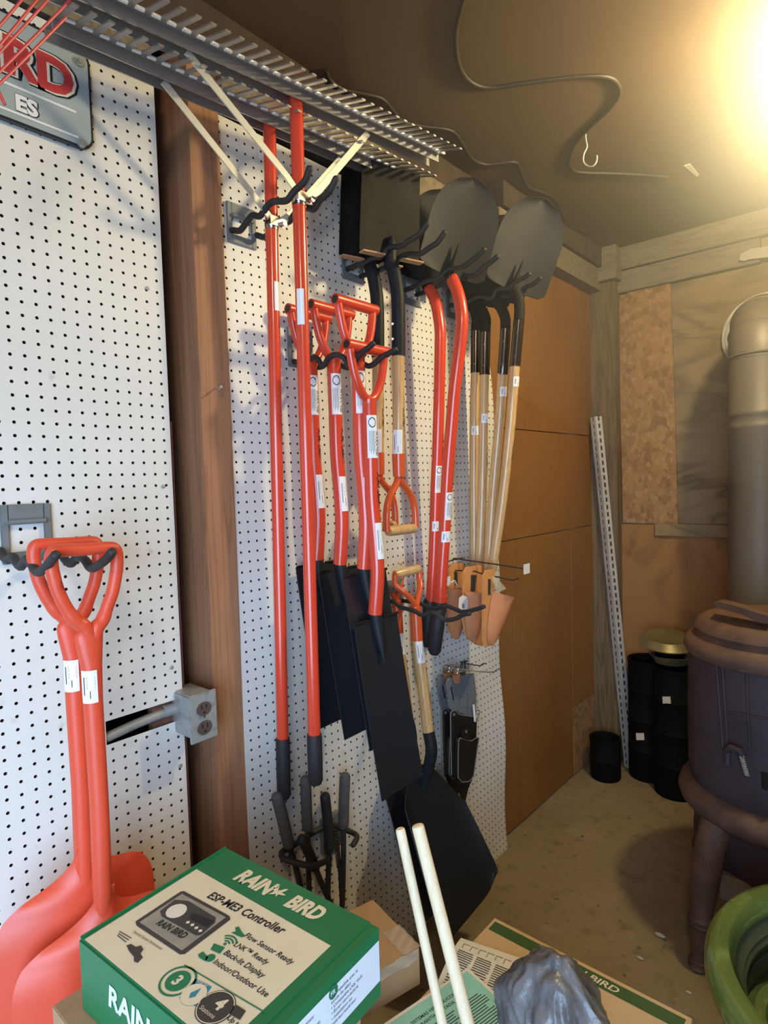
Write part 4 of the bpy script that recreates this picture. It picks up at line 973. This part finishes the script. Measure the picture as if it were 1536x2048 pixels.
def canister(name, lab, cat, cx, cy, r, h, group=None, ribs=0):
    p = [(0,0),(r*.96,0),(r,.4)]
    for k in range(ribs): z = h*(k+1)/(ribs+1); p += [(r,z-.2),(r+.12,z),(r,z+.2)]
    p += [(r,h-.5),(r+.12,h-.4),(r+.12,h),(r-.3,h),(r-.35,h-1.5),(0,h-1.5)]
    t = thing(name, lab, cat, (cx,cy,0), group); part('wall', MB().lathe(p, (cx,cy), 40), m_dpot, t); return t
gC = 'black cylinders standing against the back wall'
k1 = canister('black_cylinder', 'tall black cylinder with a white label low on its front, beside the slotted angle', 'container', 11.4, 122.9, 3.6, 23.6, gC, 3)
k2 = canister('black_cylinder', 'tall black cylinder with a white label, standing between its twin and the stove', 'container', 17.6, 119.4, 3.9, 24.0, gC, 3)
canister('black_pot', 'small black plant pot on the floor left of the slotted angle', 'pot', 5.0, 117.3, 2.9, 8.0, None, 1)
for t_, q_, (cx, cy, r) in ((k1, (1280,1473), (11.4,122.9,3.65)), (k2, (1333,1400), (17.6,119.4,3.95))):
    e = .03; P4 = [PXc(q_[0]+a, q_[1]+b, cx, cy, r+e) for a, b in ((-8,-7),(8,-7),(9,7),(-7,7))]
    c = sum(P4, V((0,0,0)))/4; out = (c-V((cx,cy,c.z))).normalized()*.05
    part('label', MB().prism([p+out*.5 for p in P4], out), m_pap, t_, 'small white label')
pn = MB()
def pan(cx, cy, z, r, dp, tilt):
    m_ = MB(); m_.lathe([(0.01,0),(r*.45,.05),(r*.8,.5),(r,dp),(r+.25,dp+.05),(r+.25,dp+.12),(r-.02,dp+.1),(r*.78,.62),(r*.4,.16),(0.01,.12)], (0,0), 48)
    for i, q in enumerate(m_.v): m_.v[i] = V((q.x+cx, q.y+cy, q.z+z+q.x*tilt[0]+q.y*tilt[1]))
    return m_
solo('metal_pan', pan(17.0, 119.3, 24.1, 3.6, 1.9, (.03,-.05)), m_pan, 'dull metal pan resting on the right black cylinder', 'pan')
solo('metal_pan', pan(16.2, 119.2, 28.9, 4.9, -.55, (-.08,.14)), m_pan, 'wide shallow metal lid tilted on top of the pan', 'pan')
solo('metal_can', MB().lathe([(0,24.9),(2.4,24.9),(2.5,25.1),(2.5,27.6),(0,27.6)], (16.6,119.3), 32), m_dpot, 'dark can standing in the metal pan under the tilted lid', 'can')

# ------------------------------------------------------------------ green glazed pots
GX, GY = 51.3, 57.4
pt = thing('glazed_pot', 'large green glazed ceramic pot at lower right', 'pot', (GX, GY, 0))
pp = [(0,0),(7.5,0),(8.5,1.0),(11,8),(12.6,14),(12.9,16.5),(13.2,17.5)]
part('outer_wall', MB().lathe(pp, (GX,GY), 96), m_glaze, pt)
rim = [(12.9,17.4),(13.6,18.1),(14.0,19.0),(13.95,20.0),(13.5,20.7),(12.9,20.9),(12.2,20.7),(11.8,20.1),(11.7,19.2)]
part('rim', MB().lathe(rim, (GX,GY), 96), m_glaze, pt, 'thick rounded green rim')
part('inner_wall', MB().lathe([(11.7,19.25),(11.5,18.6),(11.1,18.2),(11.2,17.9),(10.9,17.6),(10.9,16.9),(11.1,16.5),(10.8,16.0),(10.9,15.2),(10.6,14.6),(10.7,13.8),(10.3,13.2),(10.3,11),(8.5,6),(6,2),(0,1.5)], (GX,GY), 96), m_glin, pt, 'dark grey-green ribbed inside')
nq = PX(1503,1985,z=18.3); NX, NY = nq.x+5.4, nq.y-1.2
p2 = thing('glazed_pot', 'smaller green glazed pot nested inside the large one', 'pot', (NX, NY, 3))
part('pot_wall', MB().lathe([(0,3),(3.2,3),(3.8,9),(4.7,15),(5.3,16.5),(5.6,17.6),(5.5,18.5),(4.9,19.0),(4.2,18.7),(3.9,18.0),(3.4,12),(0,9)], (NX,NY), 64), m_glaze, p2)

# ------------------------------------------------------------------ green controller box on a carton
GT = 34.0; th_ = math.radians(4.4)
gu = V((math.cos(th_), math.sin(th_), 0)); gv = V((-math.sin(th_), math.cos(th_), 0))
gA = PX(452,1697,z=GT); gO = gA-gv*10.6; GW = 13.75; GD = 10.6; GH = 4.15
gb = thing('controller_box', 'green and cream printed cardboard box for an irrigation controller', 'box', gO+gu*6.9+gv*5.3-V((0,0,GH)))
def gmap(e=0.0): return lambda u, v: gO+gu*u+gv*v+V((0,0,e))
def uv(px, py, z=GT):
    q = PX(px, py, z=z)-gO; return q.dot(gu), q.dot(gv)
part('carton_body', MB().obox(gO-V((0,0,GH)), gu*GW, gv*GD, V((0,0,GH-.04))), m_green, gb)
part('lid_panel', MB().obox(gO+gu*.0+gv*.12-V((0,0,.03)), gu*(GW-.62), gv*(GD-.14), V((0,0,.09))), m_green, gb)
part('left_lip', MB().obox(gO+gv*.1-gu*.06-V((0,0,.35)), gu*.1, gv*(GD-.1), V((0,0,.5))), m_green, gb)
e1 = .075
lab_ = MB(); lw = uv(668,1888)[0]; lv = uv(405,1747)[1]
rect(lab_, gmap(e1), .30, .16, lw, lv); L_ = part('printed_panel', lab_, m_cream, gb, 'cream printed panel on the lid', smooth=0)
G1 = gmap(e1+.012); G2 = gmap(e1+.024); G3 = gmap(e1+.036); G4 = gmap(e1+.048)
def tx(mb, s, p0, p1, fm=G1, hs=1.0, bold=0.0, shear=0.0):
    a = uv(*p0); b = uv(*p1); d = (V((b[0]-a[0], b[1]-a[1]))); ww = d.length; dx = d.normalized()
    m2 = lambda u, v: fm(a[0]+dx.x*u-dx.y*v, a[1]+dx.y*u+dx.x*v)
    put_text(mb, s, m2, 0, 0, width=ww, hscale=hs, bold=bold, shear=shear)
ink = MB()
tx(ink, 'ESP-ME3 Controller', (413,1797), (563,1872), G2, 1.12, .022, .15)
tx(ink, 'Flow Sensor Ready', (487,1876), (583,1933), G2, 1.05, .012, .15)
tx(ink, 'LNK™ Ready', (466,1894), (533,1933), G2, 1.05, .012, .15)
tx(ink, 'Back-lit Display', (446,1911), (525,1960), G2, 1.05, .012, .15)
tx(ink, 'Indoor/Outdoor Use', (425,1929), (532,1998), G2, 1.05, .012, .15)
tx(ink, 'Up to', (453,2042), (478,2060), G2, 1.0, .012, .15)
part('lettering', ink, m_ink, L_, smooth=0)
BIRD = [(-1.0,.55),(-.55,.38),(-.25,.10),(-.05,.30),(.05,.72),(.30,1.0),(.38,.55),(.30,.18),(.62,.30),(1.0,.32),(.70,.02),(.35,-.22),(.55,-.55),(.35,-.50),(.10,-.32),(-.02,-.65),(-.35,-1.0),(-.30,-.60),(-.38,-.30),(-.62,-.28),(-.95,-.05),(-.62,.05),(-.60,.25)]
def bird(mb, fm, u, v, s, ang=0):
    ca, sa_ = math.cos(ang), math.sin(ang); pts = [fm(u+s*(a*ca-b*sa_), v+s*(a*sa_+b*ca)) for a, b in BIRD]
    mb.add([fm(u, v)]+pts, [(0, 1+k, 1+(k+1) % len(BIRD)) for k in range(len(BIRD))])
brd = MB()
a0 = uv(466,1758); a1 = uv(531,1793); 
tx(brd, 'RAIN', (466,1759), (534,1794), G1, 1.25, .05, .2); b2 = MB(); tx(b2, 'BIRD', (567,1812), (634,1845), G1, 1.3, .05, .2); b3 = MB()
c_ = uv(557,1786); bird(b3, G1, c_[0], c_[1], .62, -.3); part('lettering', b2, m_cream, gb, smooth=0); part('bird_emblem', b3, m_cream, gb, smooth=0)
part('lettering', brd, m_cream, gb, 'cream maker name and bird mark on the green lid', smooth=0)
# controller drawing on the panel
def quad(mb, pts, fm): mb.add([fm(*uv(*p)) for p in pts], [tuple(range(len(pts)))])
d1 = MB(); quad(d1, [(271,1846),(361,1786),(368,1785),(459,1835),(461,1842),(370,1911),(360,1912),(273,1854)], G2); dd1 = part('controller_picture', d1, m_drk, L_, 'grey picture of a controller', smooth=0)
d2 = MB(); quad(d2, [(279,1848),(364,1791),(452,1838),(364,1905)], G3); part('picture_case', d2, m_gry, dd1, smooth=0)
d3 = MB(); quad(d3, [(320,1826),(350,1803),(378,1806),(432,1839),(430,1850),(402,1874),(392,1875),(324,1837)], G4); part('picture_dial_panel', d3, m_drk, dd1, smooth=0)
G5 = gmap(e1+.06); d4 = MB(); c = uv(353,1826); disc(d4, G5, c[0], c[1], .62)
for q in ((376,1849),(385,1854),(393,1860),(401,1866)):
    c = uv(*q); disc(d4, G5, c[0], c[1], .14, n=4)
part('picture_dial', d4, m_pap, dd1, smooth=0)
d5 = MB(); tx(d5, 'RAIN BIRD', (311,1852), (366,1882), G5, 1.3, .03, .2); quad(d5, [(385,1830),(428,1846),(414,1858),(378,1841)], G5); part('picture_print', d5, m_ink, dd1, smooth=0)
# small system-performance corner (the square code itself is left out)
d6 = MB(); tx(d6, 'External System Performance', (266,1868), (322,1903), G2, 1.1, .0)
for k in range(3): 
    a = uv(238-2*k,1866+4*k); b = uv(262-5*k,1880+4*k); m2 = lambda u, v: G2(u, v); d6.add([G2(a[0],a[1]), G2(b[0],b[1]), G2(b[0],b[1]+.05), G2(a[0],a[1]+.05)], [(0,1,2,3)])
quad(d6, [(253,1894),(262,1891),(272,1897),(282,1894),(287,1902),(281,1911),(286,1918),(276,1929),(268,1926),(268,1917),(258,1905)], G2)
part('small_print', d6, m_drk, L_, smooth=0)
gi = MB()   # icons
quad(gi, [(463,1868),(472,1866),(470,1858),(478,1856),(483,1866),(490,1874),(484,1878),(474,1874)], G2)
c = uv(449,1892); 
for r_ in (.22, .42, .62):
    n = 8
    for k in range(n):
        a_ = math.radians(40+100*k/n); b_ = math.radians(40+100*(k+1)/n)
        gi.add([G2(c[0]+rr*math.cos(t), c[1]+rr*math.sin(t)) for rr, t in ((r_,a_),(r_+.1,a_),(r_+.1,b_),(r_,b_))], [(0,1,2,3)])
disc(gi, G2, c[0], c[1]+.04, .1)
quad(gi, [(428,1890),(450,1898),(440,1911),(421,1902)], G2)
quad(gi, [(396,1912),(406,1906),(417,1918),(411,1926),(398,1918)], G2); c = uv(421,1919); disc(gi, G2, c[0], c[1], .28, n=12)
a = uv(368,1934); b = uv(530,2030); gi.add([G2(a[0],a[1]), G2(b[0],b[1]), G2(b[0],b[1]+.07), G2(a[0],a[1]+.07)], [(0,1,2,3)])
part('green_icons', gi, m_greend, L_, smooth=0)
bd = MB(); c1 = uv(356,1965); disc(bd, G2, c1[0], c1[1], .98, r0=.86); disc(bd, G2, c1[0], c1[1], .66); part('warranty_badge', bd, m_greend, L_, 'round green three year badge', smooth=0)
bd = MB(); c2 = uv(391,1990); quad(bd, [(391,1961),(424,1977),(395,2018),(358,1999)], G2); part('blue_badge', bd, m_blue, L_, 'blue square badge with a water drop', smooth=0)
bd = MB(); disc(bd, G3, c2[0], c2[1]-.1, .66); put_text(bd, '3', G3, c1[0]-.22, c1[1]-.28, size=.85, bold=.04); 
c3 = uv(431,2018); put_text(bd, '4', G3, c3[0]-.18, c3[1]-.05, size=.95, bold=.04); put_text(bd, 'Stations', G3, c3[0]-.62, c3[1]-.52, size=.34); disc(bd, G3, c3[0], c3[1], .95, r0=.9)
put_text(bd, 'YEAR', G3, c1[0]-.26, c1[1]+.68, size=.2); tx(bd, 'look for', (394,1968), (414,1978), G3, 1.0)
part('badge_print', bd, m_cream, L_, smooth=0)
bd = MB(); disc(bd, G2, c3[0], c3[1], 1.0); quad(bd, [(461,2018),(474,2014),(492,2026),(480,2044),(459,2032)], G3); part('station_badge', bd, m_drk, L_, 'round dark four station badge', smooth=0)
bd = MB(); bd.add([G4(c2[0], c2[1]+.35), G4(c2[0]+.2, c2[1]-.15), G4(c2[0], c2[1]-.4), G4(c2[0]-.2, c2[1]-.15)], [(0,3,2,1)]); part('water_drop', bd, m_blue, L_, smooth=0)
# right side face: u along depth (front to back), v down
def rmap(e=0.0): return lambda u, v: gO+gu*(GW+e)+gv*u+V((0,0,-v))
def fmap_(e=0.0): return lambda u, v: gO-gv*e+gu*u+V((0,0,-v))
sd = MB(); r1 = rmap(.015); sd.add([r1(0,.75), r1(GD-.06,.75), r1(GD-.06,3.2), r1(0,3.2)], [(0,3,2,1)]); S_ = part('side_panel_print', sd, m_side, gb, 'pale printed strip on the right side', smooth=0)
st_ = MB(); R2 = rmap(.03); tr = lambda u, v: R2(u, -v)
for i, s in enumerate(['• Compatible avec la', '   sonde de débit', '• Compatible LNK WiFi', '• Écran rétro-éclairé', '• Installation en', '   intérieur/extérieur']): put_text(st_, s, tr, 6.3, -1.25-.30*i, size=.27)
for i, s in enumerate(['• Compatible con sensor', '   de caudal', '• Compatible con LNK WiFi', '• Pantalla retroiluminada', '• Interior/Exterior']): put_text(st_, s, tr, 2.1, -1.25-.33*i, size=.29)
put_text(st_, 'Controller', tr, -.3, -1.5, size=.5, bold=.02)
part('side_print', st_, m_drk, S_, smooth=0)
for u_ in (6.5, 2.2): bd = MB(); disc(bd, rmap(.03), u_, .98, .36); part('language_badge', bd, m_greend, S_, smooth=0)
bd = MB(); t3 = rmap(.045); t4 = lambda u, v: t3(u, -v); put_text(bd, 'FR', t4, 6.28, -1.1, size=.36, bold=.02); put_text(bd, 'ES', t4, 1.98, -1.1, size=.36, bold=.02); part('badge_letters', bd, m_side, S_, smooth=0)
bd = MB(); t5 = fmap_(.03); t6 = lambda u, v: t5(u, -v); put_text(bd, 'RAIN', t6, 3.0, -2.35, size=1.75, bold=.03, shear=.15, hscale=1.0)
b2 = MB(); put_text(b2, 'BIRD', t6, 8.9, -2.35, size=1.75, bold=.03, shear=.15); part('lettering', b2, m_side, gb, smooth=0)
b2 = MB(); bird(b2, t6, 8.0, -1.8, .75, -.2); part('bird_emblem', b2, m_side, gb, smooth=0)
part('lettering', bd, m_side, gb, 'white maker name on the front side', smooth=0)
solo('carton', MB().bbox((12.6,12.6,0), (26.8,24.0,29.8), .06), m_card, 'tall brown cardboard carton under the green box', 'carton')

# small taped carton behind the green box
kc = PX(838,1895,z=19.4); ev = V((-.27,-.96,0)); eu = V((-.96,.27,0))
sc_ = thing('carton', 'small brown carton sealed with shiny tape behind the green box', 'carton', kc+V((0,0,-3.3)))
part('carton_body', MB().obox(kc+V((0,0,-3.3)), ev*11, eu*7.5, V((0,0,3.3))), m_card, sc_)
def tp(u, v):
    w_ = .05*math.sin(u*23)*math.sin(v*9); return kc+eu*(7.5*u)+ev*(.0+1.9*v if v < .5 else .95+1.9*(v-.5))+V((0,0,.05+w_))
part('parcel_tape', MB().shell(lambda u, v: kc+eu*(-.03)+ev*(.2+7*u)+V((0,0,.03-1.0*v+.05*math.sin(u*30)))+eu*(-.05-.06*math.sin(u*17+v*5)), 40, 6, .02), m_tape, sc_, 'wrinkled clear tape')
part('tape_top', MB().shell(lambda u, v: kc+eu*(3.2*u)+ev*(-.15+1.8*v)+V((0,0,.06+.05*math.sin(u*19+v*7))), 24, 8, .02), m_tape, sc_)

# large flat carton with green stripe
ca = thing('carton', 'large flat cardboard carton with a green stripe at bottom right', 'carton', (29,40,0))
ya_ = PX(993,1837,z=16).y; xa_ = PX(993,1837,z=16).x; xb_ = PX(1383,2041,z=16).x
part('carton_body', MB().bbox((xa_-.2,26.5,0), (xb_,ya_,16), .05), m_card2, ca)
cg = lambda u, v: V((u, v, 16.02))
bd = MB(); rect(bd, cg, xa_+.12, ya_-1.75, xb_-.35, ya_-.45); part('green_stripe', bd, m_olive, ca, 'dark green printed stripe', smooth=0)
bd = MB(); put_text(bd, 'RAIN BIRD', lambda u, v: V((u, v, 16.04)), PX(1237,1985,z=16).x-5.6, ya_-1.45, width=5.6, hscale=.8, bold=.02, shear=.2); part('lettering', bd, m_cream, ca, smooth=0)

# papers
def sheet(fn_, name, lab, cat, m, inkfn=None):
    pass
T0 = PX(935,1935,z=17); T1 = PX(1068,2055,z=17); T2 = PX(735,2052,z=17)
tu = (T1-T0); tv = (T2-T0); tu.z = 0; tv.z = 0; tun = tu.normalized(); tvn = tv.normalized(); 
tvn = (tvn-tun*tvn.dot(tun)).normalized()
mn = thing('manual', 'teal green instruction booklet lying on the big carton behind the dowels', 'booklet', T0+V((0,0,-1)))
TW, TH = 8.9, 11.0
part('pages', MB().obox(T0+V((0,0,-.95)), tun*TW, tvn*TH, V((0,0,.95))), m_pap, mn)
def tm(e): return lambda u, v: T0+tvn*(TH-u)*1.0+tun*v+V((0,0,e))   # u from near (left) towards the far corner, v across
bd = MB(); a_ = tm(.02); bd.add([a_(.0,.28), a_(TH-.3,.28), a_(TH-.3,TW-.4), a_(.0,TW-.4)], [(0,1,2,3)]); tc_ = part('cover', bd, m_teal, mn, 'teal cover', smooth=0)
bd = MB(); b_ = tm(.035)
fl_ = lambda u, v: b_(u, .28+v)
mk = lambda v0: (lambda u, v: b_(u, v0-v))
put_text(bd, 'SISTEMAS HIDRÁULICOS', mk(1.5), 3.6, 0, size=.42, bold=.01); put_text(bd, 'GARANTÍA LIMITADA', mk(2.05), 3.6, 0, size=.42, bold=.01)
for k in range(24):
    v = 2.5+.24*k
    for s0, s1 in ((1.2,4.2), (4.5,7.2), (7.5,10.2)): rect(bd, b_, s0, v, s1-random.random()*.7, v+.08)
part('cover_print', bd, m_drk, tc_, smooth=0)
W0 = PX(922,1876,z=16.6); W1 = PX(1045,1918,z=16.6)
wu = (W1-W0).normalized(); wv_ = V((wu.y,-wu.x,0))
ws = thing('leaflet', 'white folded leaflet with fine print and little charts under the teal booklet', 'leaflet', W0+V((0,0,-.6)))
def wsf(u, v): return W0+wu*(6.0*u)+wv_*(7.5*v)+V((0,0,.5*math.sin(PI*min(1, v*1.3))*(1-u)*.8+.02))
part('sheet', MB().shell(wsf, 10, 10, -.05), m_pap, ws)
bd = MB(); g_ = lambda u, v: wsf(u, v)+V((0,0,.03))
for k in range(16):
    for c0, c1 in ((.08,.33),(.37,.62),(.66,.92)): rect(bd, g_, c0, .24+.035*k, c1-random.random()*.03, .24+.035*k+.012, 3)
for k in range(6): rect(bd, g_, .1+.13*k, .1, .1+.13*k+.008, .19); rect(bd, g_, .1+.13*k, .1, .2+.13*k, .106)
part('fine_print', bd, m_drk, ws, smooth=0)

# wooden dowels standing in front
for lab, t0, b0, y0, r in (('thinner pale wooden dowel, the left one of the pair', (800,1657), (886,2052), 30.5, .33), ('thicker pale wooden dowel, the right one of the pair', (835,1650), (937,2052), 31.5, .43)):
    A = PX(*t0, y=y0); B = PX(*b0, y=y0); d = (B-A)/(A.z-B.z); E = A+d*(A.z-17.05)
    solo('wooden_dowel', MB().tube([A+d*(-.0), A+d*.06, A+d*.2, A.lerp(E, .5), E], [r*.75,r*.94,r,r,r], n=24), m_dowel, lab, 'dowel', 'pale wooden dowels')

# crumpled grey plastic bag
bm2 = bmesh.new(); bmesh.ops.create_icosphere(bm2, subdivisions=6, radius=1)
from mathutils import noise
mb = MB(); c = V((31.2,39.4,16.1)); vs = []
for q in bm2.verts:
    p = q.co.copy(); h = (p.z+1)/2
    rad = 2.9+.5*math.sin(3*h+1)+1.0*(1-h)
    n1 = noise.noise(p*1.2+V((3,1,2))); n2 = noise.noise(p*2.6+V((7,2,1))); n3 = abs(noise.noise(V((p.x*2.2+p.z*1.5, p.y*2.2, p.z*1.1))*2.1))
    k = 1+.30*n1+.16*n2-.16*n3
    vs.append(V((c.x+p.x*rad*1.02*k+.75*h, c.y+p.y*rad*k-.6*h, c.z+10.0*h*(1+.06*n1)+.35*n2*(1 if h > .1 else 0))))
bm2.verts.index_update()
mb.add(vs, [tuple(v.index for v in f.verts) for f in bm2.faces]); bm2.free()
for i, q in enumerate(mb.v):
    if q.z < 16.05: mb.v[i] = V((q.x, q.y, 16.05))
bg = solo('plastic_bag', mb, m_bag, 'crumpled grey plastic bag standing on the striped carton', 'bag')

# pebbles on the floor
for i, (a, b, s) in enumerate(((1320,1873,.45), (1280,1918,.3), (1377,1986,.22))):
    p = PX(a, b, z=0); bmq = bmesh.new(); bmesh.ops.create_icosphere(bmq, subdivisions=3, radius=1); mb = MB()
    mb.add([V((p.x+v.co.x*s*1.5, p.y+v.co.y*s*.7, s*.45+v.co.z*s*.5)) for v in bmq.verts], [tuple(v.index for v in f.verts) for f in bmq.faces]) if bmq.verts.index_update() is None else None
    bmq.free(); solo('pebble', mb, m_stone, ('largest pale pebble on the floor left of the green pot', 'pale pebble on the floor just below the largest one', 'smallest pale pebble on the floor by the green pot')[i], 'pebble', 'pebbles on the floor')

# haze volume added around the lamp, standing in for lens glare
mh = bpy.data.materials.new('glare_haze'); mh.use_nodes = True; nt = mh.node_tree; nt.nodes.clear()
vo = nt.nodes.new('ShaderNodeOutputMaterial'); vs_ = nt.nodes.new('ShaderNodeVolumeScatter')
vs_.inputs['Color'].default_value = (1, .95, .82, 1); vs_.inputs['Anisotropy'].default_value = .35
nt.links.new(vs_.outputs[0], vo.inputs['Volume'])
hzm = MB(); bmh = bmesh.new(); bmesh.ops.create_icosphere(bmh, subdivisions=4, radius=1); bmh.verts.index_update()
hzm.add([V((max(4.5, 52+v.co.x*56), min(123.5, 84+v.co.y*62), min(104.4, 100+v.co.z*44))) for v in bmh.verts], [tuple(v.index for v in f.verts) for f in bmh.faces]); bmh.free()
hz_ = struct('glare_haze', hzm, mh, smooth=0)
hn = nt.nodes; hl = nt.links
hc = hn.new('ShaderNodeTexCoord'); hd = hn.new('ShaderNodeVectorMath'); hd.operation = 'DISTANCE'; hd.inputs[1].default_value = (50*IN, 80*IN, 101*IN)
hm = hn.new('ShaderNodeMapRange'); hm.interpolation_type = 'SMOOTHERSTEP'; hm.inputs['From Min'].default_value = 34*IN; hm.inputs['From Max'].default_value = 4*IN
hm.inputs['To Min'].default_value = .075; hm.inputs['To Max'].default_value = .75
hl.new(hc.outputs['Object'], hd.inputs[0]); hl.new(hd.outputs['Value'], hm.inputs['Value']); hl.new(hm.outputs[0], vs_.inputs['Density'])
hz_['kind'] = 'stuff'; hz_['label'] = 'thin warm haze added around the lamp to imitate lens glare'; hz_['category'] = 'haze'
